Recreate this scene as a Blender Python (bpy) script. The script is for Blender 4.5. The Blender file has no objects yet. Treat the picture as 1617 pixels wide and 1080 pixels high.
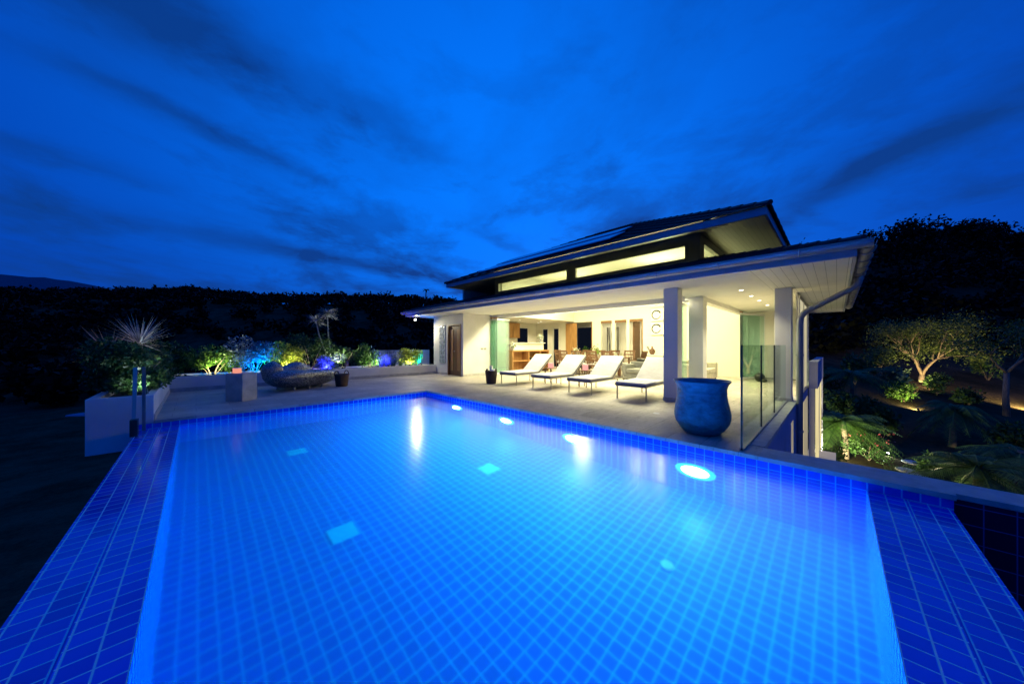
import bpy, math, random
from mathutils import Vector, Matrix
R_ = math.radians
S = bpy.context.scene
COL = S.collection
random.seed(7)

# ------------------------------------------------------------------ helpers
class MB:
    def __init__(s): s.v = []; s.f = []
    def quad(s, a, b, c, d):
        n = len(s.v); s.v += [tuple(a), tuple(b), tuple(c), tuple(d)]; s.f.append((n, n+1, n+2, n+3)); return s
    def tri(s, a, b, c):
        n = len(s.v); s.v += [tuple(a), tuple(b), tuple(c)]; s.f.append((n, n+1, n+2)); return s
    def hexa(s, p):     # 8 points: bottom 4 ccw, top 4 ccw
        n = len(s.v); s.v += [tuple(q) for q in p]
        for f in ((3, 2, 1, 0), (4, 5, 6, 7), (0, 1, 5, 4), (1, 2, 6, 5), (2, 3, 7, 6), (3, 0, 4, 7)):
            s.f.append(tuple(n+i for i in f))
        return s
    def box(s, x0, x1, y0, y1, z0, z1):
        return s.hexa([(x0, y0, z0), (x1, y0, z0), (x1, y1, z0), (x0, y1, z0), (x0, y0, z1), (x1, y0, z1), (x1, y1, z1), (x0, y1, z1)])
    def obox(s, c, sx, sy, sz, rz=0, base=True):   # centred box turned about z, c at its base
        ca, sa = math.cos(rz), math.sin(rz); o = []
        for z in ((0, sz) if base else (-sz/2, sz/2)):
            for x, y in ((-sx/2, -sy/2), (sx/2, -sy/2), (sx/2, sy/2), (-sx/2, sy/2)):
                o.append((c[0]+x*ca-y*sa, c[1]+x*sa+y*ca, c[2]+z))
        return s.hexa(o)
    def beam(s, a, b, w, h=None):
        a, b = Vector(a), Vector(b); h = h or w; d = (b-a).normalized()
        up = Vector((0, 0, 1)) if abs(d.z) < .95 else Vector((1, 0, 0))
        r = d.cross(up).normalized()*w/2; u = r.normalized().cross(d)*h/2
        return s.hexa([a-r-u, a+r-u, b+r-u, b-r-u, a-r+u, a+r+u, b+r+u, b-r+u])
    def tube(s, pts, rad, n=8, cap=True, closed=False):
        pts = [Vector(p) for p in pts]
        if not isinstance(rad, (list, tuple)): rad = [rad]*len(pts)
        m = len(pts); b = len(s.v); ref = None
        for i, p in enumerate(pts):
            if closed: t = (pts[(i+1) % m]-pts[i-1]).normalized()
            else: t = (pts[min(i+1, m-1)]-pts[max(i-1, 0)]).normalized()
            if ref is None: ref = Vector((0, 0, 1)) if abs(t.z) < .9 else Vector((1, 0, 0))
            u = (ref-t*ref.dot(t)).normalized(); w = t.cross(u); ref = u
            for k in range(n):
                a = 2*math.pi*k/n
                s.v.append(tuple(p+(u*math.cos(a)+w*math.sin(a))*rad[i]))
        for i in range(m if closed else m-1):
            j = (i+1) % m
            for k in range(n):
                s.f.append((b+i*n+k, b+i*n+(k+1) % n, b+j*n+(k+1) % n, b+j*n+k))
        if cap and not closed:
            s.f.append(tuple(b+k for k in range(n-1, -1, -1))); s.f.append(tuple(b+(m-1)*n+k for k in range(n)))
        return s
    def lathe(s, c, prof, n=32, wob=0):
        b = len(s.v)
        for i, (r, z) in enumerate(prof):
            for k in range(n):
                a = 2*math.pi*k/n; q = r*(1+wob*math.sin(3*a+z*4)+wob*.6*math.sin(7*a+2+z*9))
                s.v.append((c[0]+q*math.cos(a), c[1]+q*math.sin(a), c[2]+z))
        for i in range(len(prof)-1):
            for k in range(n):
                s.f.append((b+i*n+k, b+i*n+(k+1) % n, b+(i+1)*n+(k+1) % n, b+(i+1)*n+k))
        s.f.append(tuple(b+k for k in range(n-1, -1, -1)))
        if prof[-1][0] > 1e-4: s.f.append(tuple(b+(len(prof)-1)*n+k for k in range(n)))
        return s
    def disc(s, c, nrm, r, n=24):
        nrm = Vector(nrm).normalized(); u = nrm.orthogonal().normalized(); w = nrm.cross(u); b = len(s.v)
        for k in range(n):
            a = 2*math.pi*k/n; s.v.append(tuple(Vector(c)+(u*math.cos(a)+w*math.sin(a))*r))
        s.f.append(tuple(b+k for k in range(n))); return s
    def blob(s, c, r, n=10, m=14):
        c = Vector(c); r = r if isinstance(r, (list, tuple)) else (r, r, r); b = len(s.v)
        for i in range(1, n):
            t = math.pi*i/n
            for k in range(m):
                a = 2*math.pi*k/m
                s.v.append((c.x+r[0]*math.sin(t)*math.cos(a), c.y+r[1]*math.sin(t)*math.sin(a), c.z+r[2]*math.cos(t)))
        for i in range(n-2):
            for k in range(m):
                s.f.append((b+i*m+k, b+(i+1)*m+k, b+(i+1)*m+(k+1) % m, b+i*m+(k+1) % m))
        s.v += [(c.x, c.y, c.z+r[2]), (c.x, c.y, c.z-r[2])]; e = len(s.v)
        for k in range(m):
            s.f.append((b+k, b+(k+1) % m, e-2)); s.f.append((b+(n-2)*m+(k+1) % m, b+(n-2)*m+k, e-1))
        return s
    def leaf(s, p, size, asp=.5, up=0.0, d=None):
        if d is None:
            d = Vector((random.gauss(0, 1), random.gauss(0, 1), random.gauss(0, 1)+up)).normalized()
        q = Vector((random.gauss(0, 1), random.gauss(0, 1), random.gauss(0, 1)))
        w = d.cross(q).normalized()*size*asp*.5; p = Vector(p); m = p+d*size*.45
        n = len(s.v); s.v += [tuple(p), tuple(m+w), tuple(p+d*size), tuple(m-w)]; s.f.append((n, n+1, n+2, n+3))
    def build(s, name, mat, parent=None, smooth=False, bevel=0):
        me = bpy.data.meshes.new(name)
        o = Vector(parent.location) if parent is not None else Vector((0, 0, 0))
        if parent is not None:
            q = parent
            while q.parent is not None: q = q.parent; o = o+Vector(q.location)
        me.from_pydata([(x-o.x, y-o.y, z-o.z) for x, y, z in s.v], [], s.f)
        if mat: me.materials.append(mat)
        if smooth:
            for p in me.polygons: p.use_smooth = True
        ob = bpy.data.objects.new(name, me); COL.objects.link(ob)
        if parent is not None: ob.parent = parent
        if bevel:
            b = ob.modifiers.new('bevel', 'BEVEL'); b.width = bevel; b.segments = 2; b.limit_method = 'ANGLE'
        return ob

def thing(name, label, cat, loc=(0, 0, 0), group=None, kind=None):
    o = bpy.data.objects.new(name, None); COL.objects.link(o); o.location = loc
    o.empty_display_size = .1
    tag(o, label, cat, group, kind); return o
def tag(o, label=None, cat=None, group=None, kind=None):
    if label: o['label'] = label
    if cat: o['category'] = cat
    if group: o['group'] = group
    if kind: o['kind'] = kind
    return o
def copy_tree(o, parent=None):
    c = o.copy(); COL.objects.link(c); c.parent = parent
    for ch in list(o.children): copy_tree(ch, c)
    return c
def lamp(kind, loc, power, color, target=None, size=.1, spot=90, blend=.6, sy=None, rot=None):
    l = bpy.data.lights.new('lamp_light', kind); l.energy = power; l.color = color
    if kind == 'AREA':
        l.size = size
        if sy: l.shape = 'RECTANGLE'; l.size_y = sy
        else: l.shape = 'DISK'
    else: l.shadow_soft_size = size
    if kind == 'SPOT': l.spot_size = R_(spot); l.spot_blend = blend
    o = bpy.data.objects.new('lamp_light', l); COL.objects.link(o); o.location = loc
    if target is not None: o.rotation_euler = (Vector(target)-Vector(loc)).to_track_quat('-Z', 'Y').to_euler()
    if rot is not None: o.rotation_euler = rot
    return o

# ------------------------------------------------------------------ materials
def newmat(name):
    m = bpy.data.materials.new(name); m.use_nodes = True; nt = m.node_tree; nt.nodes.clear()
    out = nt.nodes.new('ShaderNodeOutputMaterial'); return m, nt, out
def N(nt, t, **k):
    n = nt.nodes.new(t)
    for a, b in k.items(): setattr(n, a, b)
    return n
def mth(nt, op, a, b=None, c=None):
    n = N(nt, 'ShaderNodeMath', operation=op)
    for i, x in enumerate((a, b, c)):
        if x is None: continue
        if isinstance(x, (int, float)): n.inputs[i].default_value = x
        else: nt.links.new(x, n.inputs[i])
    return n.outputs[0]
def mixc(nt, fac, a, b, mode='MIX'):
    n = N(nt, 'ShaderNodeMix', data_type='RGBA', blend_type=mode)
    for s_, x in ((n.inputs[0], fac), (n.inputs[6], a), (n.inputs[7], b)):
        if isinstance(x, (int, float)): s_.default_value = x
        elif isinstance(x, tuple): s_.default_value = (*x[:3], 1)
        else: nt.links.new(x, s_)
    return n.outputs[2]
def noise(nt, vec, scale, detail=4, rough=.55, dist=0):
    n = N(nt, 'ShaderNodeTexNoise'); n.inputs['Scale'].default_value = scale
    n.inputs['Detail'].default_value = detail; n.inputs['Roughness'].default_value = rough; n.inputs['Distortion'].default_value = dist
    if vec is not None: nt.links.new(vec, n.inputs['Vector'])
    return n.outputs[0]
def ramp(nt, fac, stops):
    n = N(nt, 'ShaderNodeValToRGB'); nt.links.new(fac, n.inputs[0]); e = n.color_ramp.elements
    while len(e) < len(stops): e.new(.5)
    for x, (p, c) in zip(e, stops):
        x.position = p; x.color = (*c, 1) if isinstance(c, tuple) else (c, c, c, 1)
    return n.outputs[0]
def mat(name, color, rough=.6, metal=0, var=.15, nscale=3, bump=0, bscale=40, color2=None, spec=None, trans=0, emit=None, estr=0, stretch=None, coord='Object', sheen=0):
    m, nt, out = newmat(name); p = N(nt, 'ShaderNodeBsdfPrincipled')
    tc = N(nt, 'ShaderNodeTexCoord'); v = tc.outputs[coord]
    if stretch:
        mp = N(nt, 'ShaderNodeMapping'); mp.inputs['Scale'].default_value = stretch; nt.links.new(v, mp.inputs[0]); v = mp.outputs[0]
    f = noise(nt, v, nscale, 6)
    c2 = color2 or tuple(max(0, c*(1-var*2)) for c in color); c1 = tuple(min(1, c*(1+var)) for c in color) if not color2 else color
    nt.links.new(ramp(nt, f, [(.3, c2), (.68, c1)]), p.inputs['Base Color'])
    p.inputs['Roughness'].default_value = rough; p.inputs['Metallic'].default_value = metal
    if spec is not None: p.inputs['Specular IOR Level'].default_value = spec
    if trans: p.inputs['Transmission Weight'].default_value = trans
    if emit: p.inputs['Emission Color'].default_value = (*emit, 1); p.inputs['Emission Strength'].default_value = estr
    if bump:
        b = N(nt, 'ShaderNodeBump'); b.inputs['Strength'].default_value = bump; b.inputs['Distance'].default_value = .02
        nt.links.new(noise(nt, v, bscale, 5), b.inputs['Height']); nt.links.new(b.outputs[0], p.inputs['Normal'])
    nt.links.new(p.outputs[0], out.inputs[0]); return m

def tile_mat(name, s, tile, tile2, grout, gw, rough, off=(0, 0, 0), bumpy=.3, coat=0):
    """square tiles laid on whichever way the face looks, in world space"""
    m, nt, out = newmat(name); p = N(nt, 'ShaderNodeBsdfPrincipled')
    g = N(nt, 'ShaderNodeNewGeometry'); sx = N(nt, 'ShaderNodeSeparateXYZ'); nx = N(nt, 'ShaderNodeSeparateXYZ')
    nt.links.new(g.outputs['Position'], sx.inputs[0]); nt.links.new(g.outputs['True Normal'], nx.inputs[0])
    tot = None; cells = []
    for i in range(3):
        q = mth(nt, 'DIVIDE', mth(nt, 'SUBTRACT', sx.outputs[i], off[i]), s)
        fr = mth(nt, 'FRACT', mth(nt, 'ADD', q, 100.0))
        dist = mth(nt, 'MINIMUM', fr, mth(nt, 'SUBTRACT', 1.0, fr))
        l = mth(nt, 'SMOOTH_MIN', 1.0, mth(nt, 'MAXIMUM', mth(nt, 'MULTIPLY_ADD', dist, -1.0/(gw*.45), 1.45+.0), 0.0), .05)
        l = mth(nt, 'MULTIPLY', l, mth(nt, 'LESS_THAN', mth(nt, 'ABSOLUTE', nx.outputs[i]), .6))
        tot = l if tot is None else mth(nt, 'MAXIMUM', tot, l)
        cells.append(mth(nt, 'FLOOR', mth(nt, 'ADD', q, 100.0)))
    cb = N(nt, 'ShaderNodeCombineXYZ')
    for i in range(3): nt.links.new(cells[i], cb.inputs[i])
    wn = N(nt, 'ShaderNodeTexWhiteNoise'); nt.links.new(cb.outputs[0], wn.inputs[0])
    tcol = mixc(nt, wn.outputs[0], tile, tile2)
    nt.links.new(mixc(nt, tot, tcol, grout), p.inputs['Base Color'])
    nt.links.new(mth(nt, 'MULTIPLY_ADD', tot, .3, rough), p.inputs['Roughness'])
    if coat: p.inputs['Coat Weight'].default_value = coat; p.inputs['Coat Roughness'].default_value = .08
    b = N(nt, 'ShaderNodeBump'); b.inputs['Strength'].default_value = bumpy; b.inputs['Distance'].default_value = .003
    nt.links.new(mth(nt, 'SUBTRACT', 1.0, tot), b.inputs['Height']); nt.links.new(b.outputs[0], p.inputs['Normal'])
    nt.links.new(p.outputs[0], out.inputs[0]); return m

def paving_mat():
    m, nt, out = newmat('travertine'); p = N(nt, 'ShaderNodeBsdfPrincipled')
    g = N(nt, 'ShaderNodeNewGeometry'); v = g.outputs['Position']
    br = N(nt, 'ShaderNodeTexBrick'); br.offset = .37; nt.links.new(v, br.inputs[0])
    br.inputs['Color1'].default_value = (.62, .57, .48, 1); br.inputs['Color2'].default_value = (.47, .43, .37, 1)
    br.inputs['Mortar'].default_value = (.16, .145, .125, 1); br.inputs['Scale'].default_value = 1
    br.inputs['Mortar Size'].default_value = .0035; br.inputs['Brick Width'].default_value = .81; br.inputs['Row Height'].default_value = .405
    br.inputs['Mortar Smooth'].default_value = .5
    n1 = noise(nt, v, 1.1, 7, .6); n2 = noise(nt, v, 9, 6, .65)
    mp = N(nt, 'ShaderNodeMapping'); mp.inputs['Scale'].default_value = (3, 22, 3); nt.links.new(v, mp.inputs[0])
    n3 = noise(nt, mp.outputs[0], 1, 6, .6)
    c = mixc(nt, .75, br.outputs[0], ramp(nt, n1, [(.3, (.55, .52, .48)), (.65, (1.05, 1.02, 1))]), 'MULTIPLY')
    c = mixc(nt, .6, c, ramp(nt, n2, [(.28, (.6, .57, .52)), (.5, (1, 1, 1))]), 'MULTIPLY')
    c = mixc(nt, .7, c, ramp(nt, n3, [(.3, (.45, .42, .38)), (.47, (1, 1, 1))]), 'MULTIPLY')
    nt.links.new(c, p.inputs['Base Color']); p.inputs['Roughness'].default_value = .55
    b = N(nt, 'ShaderNodeBump'); b.inputs['Strength'].default_value = .35; b.inputs['Distance'].default_value = .01
    nt.links.new(mth(nt, 'ADD', n3, mth(nt, 'MULTIPLY', br.outputs['Fac'], -1.5)), b.inputs['Height']); nt.links.new(b.outputs[0], p.inputs['Normal'])
    nt.links.new(p.outputs[0], out.inputs[0]); return m

def board_mat(name, color, axis, pitch, w=.06, rough=.5):
    m, nt, out = newmat(name); p = N(nt, 'ShaderNodeBsdfPrincipled')
    g = N(nt, 'ShaderNodeNewGeometry'); sx = N(nt, 'ShaderNodeSeparateXYZ'); nt.links.new(g.outputs['Position'], sx.inputs[0])
    fr = mth(nt, 'FRACT', mth(nt, 'ADD', mth(nt, 'DIVIDE', sx.outputs[axis], pitch), 50.0))
    l = mth(nt, 'LESS_THAN', fr, w); f = noise(nt, g.outputs['Position'], 2.5, 5)
    base = ramp(nt, f, [(.3, tuple(c*.9 for c in color)), (.7, color)])
    nt.links.new(mixc(nt, l, base, tuple(c*.4 for c in color)), p.inputs['Base Color']); p.inputs['Roughness'].default_value = rough
    b = N(nt, 'ShaderNodeBump'); b.inputs['Strength'].default_value = .6; b.inputs['Distance'].default_value = .01
    nt.links.new(mth(nt, 'SUBTRACT', 1.0, l), b.inputs['Height']); nt.links.new(b.outputs[0], p.inputs['Normal'])
    nt.links.new(p.outputs[0], out.inputs[0]); return m

def glass_mat(name, tint, refl=.3, body=0.0):
    m, nt, out = newmat(name)
    t = N(nt, 'ShaderNodeBsdfTransparent'); t.inputs[0].default_value = (*tint, 1)
    gl = N(nt, 'ShaderNodeBsdfGlossy'); gl.inputs['Roughness'].default_value = .01; gl.inputs['Color'].default_value = (.9, 1, .95, 1)
    fr = N(nt, 'ShaderNodeFresnel'); fr.inputs[0].default_value = 1.5
    mx = N(nt, 'ShaderNodeMixShader'); nt.links.new(mth(nt, 'MINIMUM', mth(nt, 'MULTIPLY', fr.outputs[0], refl), 1.0), mx.inputs[0])
    nt.links.new(t.outputs[0], mx.inputs[1]); nt.links.new(gl.outputs[0], mx.inputs[2]); last = mx.outputs[0]
    if body:
        d = N(nt, 'ShaderNodeBsdfDiffuse'); d.inputs[0].default_value = (*[min(1, c*.8) for c in tint], 1)
        m2 = N(nt, 'ShaderNodeMixShader'); m2.inputs[0].default_value = body
        nt.links.new(last, m2.inputs[1]); nt.links.new(d.outputs[0], m2.inputs[2]); last = m2.outputs[0]
    nt.links.new(last, out.inputs[0]); return m

def emis(name, color, s):
    m, nt, out = newmat(name); e = N(nt, 'ShaderNodeEmission'); e.inputs[0].default_value = (*color, 1); e.inputs[1].default_value = s
    nt.links.new(e.outputs[0], out.inputs[0]); return m
def panel_glow(name, color, s):
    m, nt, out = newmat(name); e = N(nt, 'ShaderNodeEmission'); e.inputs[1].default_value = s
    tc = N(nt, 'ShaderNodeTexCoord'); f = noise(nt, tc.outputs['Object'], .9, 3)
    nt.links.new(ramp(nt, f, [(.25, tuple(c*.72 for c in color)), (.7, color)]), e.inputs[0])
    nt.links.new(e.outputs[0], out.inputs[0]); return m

def foliage(name, c1, c2, trans=.25, spec=.4):
    m, nt, out = newmat(name); p = N(nt, 'ShaderNodeBsdfPrincipled'); g = N(nt, 'ShaderNodeNewGeometry')
    v = g.outputs['Position']; f = noise(nt, v, 2.2, 3); r = g.outputs['Random Per Island']
    k = mth(nt, 'ADD', mth(nt, 'MULTIPLY', r, .6), mth(nt, 'MULTIPLY', f, .5))
    c = ramp(nt, k, [(.2, c1), (.85, c2)]); nt.links.new(c, p.inputs['Base Color']); p.inputs['Roughness'].default_value = .5; p.inputs['Specular IOR Level'].default_value = spec
    t = N(nt, 'ShaderNodeBsdfTranslucent'); nt.links.new(c, t.inputs[0])
    mx = N(nt, 'ShaderNodeMixShader'); mx.inputs[0].default_value = trans
    nt.links.new(p.outputs[0], mx.inputs[1]); nt.links.new(t.outputs[0], mx.inputs[2]); nt.links.new(mx.outputs[0], out.inputs[0]); return m

WARM = (1, .92, .58)
M = {}
M['wall'] = mat('white_render', (.80, .78, .72), .75, var=.07, nscale=1.2, bump=.08, bscale=60)
M['inner'] = mat('cream_paint', (.82, .79, .68), .8, var=.02, nscale=.8)
M['white'] = mat('white_paint', (.8, .79, .76), .45, var=.02)
M['stone'] = paving_mat()
M['cope'] = mat('coping_stone', (.58, .56, .53), .6, color2=(.38, .37, .35), nscale=7, bump=.2, bscale=50, coord='Object')
M['tile'] = tile_mat('pool_tile', .105, (.006, .075, .70), (.010, .10, .80), (.03, .75, 1), .095, .25, off=(-.2, -.2, -.13))
M['rim'] = tile_mat('rim_tile', .11, (.010, .055, .74), (.026, .12, .98), (.5, 1, 1), .09, .12, off=(-.2, -.2, -.13), coat=.6)
M['rimo'] = tile_mat('outer_rim_tile', .11, (.012, .045, .60), (.024, .10, .88), (.45, 1, 1), .085, .14, off=(-.441, -.441, -.13), coat=.5)
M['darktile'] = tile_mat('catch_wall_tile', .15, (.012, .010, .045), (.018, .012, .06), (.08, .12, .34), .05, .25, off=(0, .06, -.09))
M['deep'] = mat('dark_concrete', (.03, .03, .035), .9)
M['roof'] = mat('slate_roof_tile', (.045, .045, .06), .5, color2=(.02, .02, .03), nscale=14)
M['fascia'] = mat('fascia_paint', (.42, .45, .55), .4, var=.05)
M['gutter'] = mat('gutter_metal', (.42, .42, .42), .35, metal=.3, var=.08)
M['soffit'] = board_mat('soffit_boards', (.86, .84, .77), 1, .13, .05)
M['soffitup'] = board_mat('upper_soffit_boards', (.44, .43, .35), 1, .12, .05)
M['plaster'] = mat('soffit_plaster', (.86, .84, .77), .75, var=.03)
M['grey'] = mat('grey_render', (.46, .45, .38), .7, var=.05)
M['bluewall'] = mat('lilac_render', (.42, .43, .62), .8, var=.08, nscale=2, bump=.1)
M['solar'] = mat('solar_panel_glass', (.45, .52, .68), .22, metal=.2, var=.06)
M['wood'] = mat('oak_wood', (.50, .27, .10), .45, color2=(.33, .16, .055), nscale=2, stretch=(8, 8, 1))
M['teak'] = mat('teak_door', (.24, .12, .045), .4, color2=(.14, .065, .025), nscale=2, stretch=(14, 14, 1))
M['chair'] = mat('dark_teak', (.20, .10, .05), .45, color2=(.11, .05, .025), nscale=4)
M['fabric'] = mat('lounger_cushion', (.74, .73, .71), .85, var=.05, nscale=5, bump=.5, bscale=9)
M['piping'] = mat('cushion_side_fabric', (.17, .17, .20), .85, var=.05, bump=.1, bscale=120)
M['steel'] = mat('brushed_steel', (.45, .43, .40), .3, metal=.9, var=.05)
M['greysofa'] = mat('grey_upholstery', (.20, .20, .18), .9, bump=.2, bscale=90)
M['beigesofa'] = mat('beige_upholstery', (.50, .47, .38), .9, bump=.2, bscale=90)
M['gblock'] = mat('glass_block', (.50, .55, .56), .12, var=.35, nscale=9, bump=.9, bscale=16)
M['mortar'] = mat('white_mortar', (.72, .72, .70), .8)
M['glass'] = glass_mat('clear_glass', (.87, .93, .90))
M['green'] = glass_mat('green_glass', (.86, .97, .92), refl=.12, body=.14)
M['gedge'] = mat('glass_edge', (.02, .05, .05), .2)
M['brown'] = mat('wicker', (.17, .08, .035), .6, color2=(.07, .03, .015), nscale=25, bump=.8, bscale=45, stretch=(1, 1, 4))
M['darkwick'] = mat('dark_wicker', (.05, .035, .035), .6, color2=(.02, .015, .015), nscale=25, bump=.8, bscale=45, stretch=(1, 1, 4))
M['black'] = mat('black_stone', (.02, .02, .02), .35)
M['jarm'] = mat('weathered_turquoise_glaze', (.05, .34, .40), .45, color2=(.025, .15, .19), nscale=9, bump=.7, bscale=22, stretch=(1, 1, 1.6))
M['night'] = emis('night_outside', (.004, .006, .012), 1)
M['pink'] = emis('candle_glass_glow', (1, .42, .36), 1.1)
M['petal'] = mat('white_petal', (.82, .84, .68), .6)
M['soil'] = mat('soil', (.05, .035, .025), .95, bump=.5, bscale=30)
M['bark'] = mat('pale_bark', (.34, .28, .20), .85, color2=(.16, .12, .085), nscale=9, bump=.6, bscale=30, stretch=(3, 3, .6))
M['palmbark'] = mat('palm_trunk_bark', (.22, .18, .13), .85, color2=(.10, .08, .06), nscale=6, bump=.6, bscale=18, stretch=(1, 1, 6))
M['leafd'] = foliage('dark_leaves', (.02, .05, .015), (.065, .15, .035))
M['leafm'] = foliage('mid_leaves', (.03, .08, .015), (.12, .26, .04))
M['leafy'] = foliage('yellow_green_leaves', (.12, .20, .03), (.42, .48, .06))
M['leafg'] = foliage('grey_green_leaves', (.05, .11, .06), (.18, .30, .18))
M['leafb'] = foliage('silvery_blue_leaves', (.07, .12, .16), (.26, .36, .45))
M['grassb'] = foliage('grass_blades', (.03, .07, .025), (.12, .22, .07))
M['frond'] = foliage('palm_fronds', (.02, .06, .015), (.10, .20, .04))
M['forest'] = foliage('forest_leaves', (.005, .008, .006), (.014, .018, .011), 0, .05)
M['treeleaf'] = foliage('olive_tree_leaves', (.035, .07, .015), (.13, .19, .05))
M['flower'] = foliage('red_flowers', (.18, .02, .04), (.34, .07, .09), 0)
M['spike'] = foliage('silver_spikes', (.16, .19, .19), (.48, .52, .48))
M['lens'] = emis('lamp_lens', (1, .95, .8), 14)
M['down'] = emis('downlight_lens', (1, .93, .7), 9)
M['lampbody'] = mat('black_lamp_housing', (.02, .02, .02), .4)
M['ledwhite'] = emis('pool_lamp_core', (.75, 1, 1), 9)
M['ledcyan'] = emis('pool_lamp_ring', (.02, .75, .80), 1.5)
M['lawn'] = None

# ------------------------------------------------------------------ camera
TH = R_(44.6); F2 = (math.sin(TH), math.cos(TH)); R2 = (math.cos(TH), -math.sin(TH)); FP = 506.0; CH = 1.25
cam = bpy.data.cameras.new('camera'); co = bpy.data.objects.new('camera', cam); COL.objects.link(co); S.camera = co
cam.sensor_width = 36; cam.lens = 36*FP/1617; cam.shift_y = 5/1617; cam.clip_start = .05; cam.clip_end = 8000
co.location = (0, 0, CH); co.rotation_euler = (R_(90), 0, -TH)
def at(x, d, z=None):
    """ground-plan point d metres out in the direction the photo shows at column x"""
    u = (x-808.5)/FP; return (d*(F2[0]+u*R2[0]), d*(F2[1]+u*R2[1]))
def zat(y, d): return CH-d*(y-545)/FP

# ------------------------------------------------------------------ world
w = bpy.data.worlds.new('World'); S.world = w; w.use_nodes = True; nt = w.node_tree; nt.nodes.clear()
out = N(nt, 'ShaderNodeOutputWorld'); bg = N(nt, 'ShaderNodeBackground'); tc = N(nt, 'ShaderNodeTexCoord')
sky = N(nt, 'ShaderNodeTexSky'); sky.sky_type = 'NISHITA'; sky.sun_disc = False; sky.sun_elevation = R_(1.0); sky.sun_rotation = R_(60)
d = tc.outputs['Generated']; nrm = N(nt, 'ShaderNodeVectorMath', operation='NORMALIZE'); nt.links.new(d, nrm.inputs[0]); d = nrm.outputs[0]
def dot(v):
    n = N(nt, 'ShaderNodeVectorMath', operation='DOT_PRODUCT'); nt.links.new(d, n.inputs[0]); n.inputs[1].default_value = v; return n.outputs['Value']
df = dot((F2[0], F2[1], 0)); dr = dot((R2[0], R2[1], 0)); dz = mth(nt, 'MAXIMUM', dot((0, 0, 1)), .02)
P = mth(nt, 'DIVIDE', dr, dz); Q = mth(nt, 'DIVIDE', df, dz)
cb = N(nt, 'ShaderNodeCombineXYZ'); nt.links.new(P, cb.inputs[0]); nt.links.new(Q, cb.inputs[1])
mp = N(nt, 'ShaderNodeMapping'); nt.links.new(cb.outputs[0], mp.inputs[0]); mp.inputs['Scale'].default_value = (.95, .60, 1); mp.inputs['Rotation'].default_value = (0, 0, R_(14)); mp.inputs['Location'].default_value = (3.3, 1.2, 0)
wob = noise(nt, cb.outputs[0], .9, 4); wob2 = noise(nt, cb.outputs[0], 2.7, 5, .6)
n1 = noise(nt, mp.outputs[0], 1.0, 7, .6, .15)
cl = ramp(nt, n1, [(.46, 0.0), (.70, 1.0)])
def streak(p0, q0, p1, q1, wd, k):
    """a dark bank of cloud lying between two points of the cloud layer"""
    L = math.hypot(p1-p0, q1-q0); tx, ty = (p1-p0)/L, (q1-q0)/L
    pp = mth(nt, 'ADD', P, mth(nt, 'MULTIPLY', mth(nt, 'SUBTRACT', wob, .5), .55)); qq = mth(nt, 'ADD', Q, mth(nt, 'MULTIPLY', mth(nt, 'SUBTRACT', wob2, .5), .8))
    a = mth(nt, 'SUBTRACT', pp, (p0+p1)/2); b = mth(nt, 'SUBTRACT', qq, (q0+q1)/2)
    al = mth(nt, 'ADD', mth(nt, 'MULTIPLY', a, tx), mth(nt, 'MULTIPLY', b, ty)); ac = mth(nt, 'SUBTRACT', mth(nt, 'MULTIPLY', a, ty), mth(nt, 'MULTIPLY', b, tx))
    al = mth(nt, 'DIVIDE', al, L*.55); ac = mth(nt, 'DIVIDE', ac, wd)
    e = mth(nt, 'ADD', mth(nt, 'MULTIPLY', al, al), mth(nt, 'MULTIPLY', ac, ac))
    return mth(nt, 'MULTIPLY', mth(nt, 'POWER', 2.718, mth(nt, 'MULTIPLY', e, -1.0)), k)
mp2 = N(nt, 'ShaderNodeMapping'); nt.links.new(d, mp2.inputs[0]); mp2.inputs['Scale'].default_value = (1, 1, 2.3); mp2.inputs['Rotation'].default_value = (.25, .1, 0)
n5 = noise(nt, mp2.outputs[0], 3.6, 8, .62, .3); pat = mth(nt, 'MULTIPLY', ramp(nt, n5, [(.48, 0.0), (.62, 1.0)]), mth(nt, 'POWER', mth(nt, 'SUBTRACT', 1.0, dz), 1.6))
tot = mth(nt, 'ADD', mth(nt, 'MULTIPLY', cl, .38), mth(nt, 'MULTIPLY', pat, .95))
for a in ((2.15, 2.9, 1.95, .85, .17, .78), (-3.4, 2.3, -1.6, 4.2, .35, .55), (-1.65, 1.1, -1.2, 2.0, .10, .6), (-.8, 1.2, -.35, 1.75, .16, .5),
          (-1.2, .8, -.9, 1.15, .22, .75), (-2.6, 1.5, -2.2, 1.9, .14, .6), (.9, 2.6, 1.6, 3.1, .3, .55), (-.4, 2.6, .2, 3.6, .12, .4), (-2.4, 3.2, -1.0, 5.2, .4, .5)):
    tot = mth(nt, 'ADD', tot, streak(*a))
tot = mth(nt, 'MINIMUM', tot, 1.0)
# clear dusk blue, brightest ahead and low, deeper overhead and to the left
hx = mth(nt, 'MAXIMUM', dot(Vector((math.sin(TH-.02), math.cos(TH-.02), .36)).normalized()), 0.0)
g1 = mth(nt, 'POWER', hx, 3.5)
base = mixc(nt, g1, (.0, .050, .43), (.0, .20, 1.07))
lowl = mth(nt, 'MULTIPLY', mth(nt, 'POWER', mth(nt, 'SUBTRACT', 1.0, dz), 6.0), mth(nt, 'MAXIMUM', mth(nt, 'MULTIPLY', dr, -1.0), 0.0))
base = mixc(nt, mth(nt, 'MINIMUM', mth(nt, 'MULTIPLY', lowl, 1.1), .8), base, (.0, .03, .30))
cc = mixc(nt, tot, base, (.002, .045, .27))
cc = mixc(nt, .002, cc, sky.outputs[0], 'ADD')
nt.links.new(cc, bg.inputs[0]); bg.inputs[1].default_value = 1.0; nt.links.new(bg.outputs[0], out.inputs[0])
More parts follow.
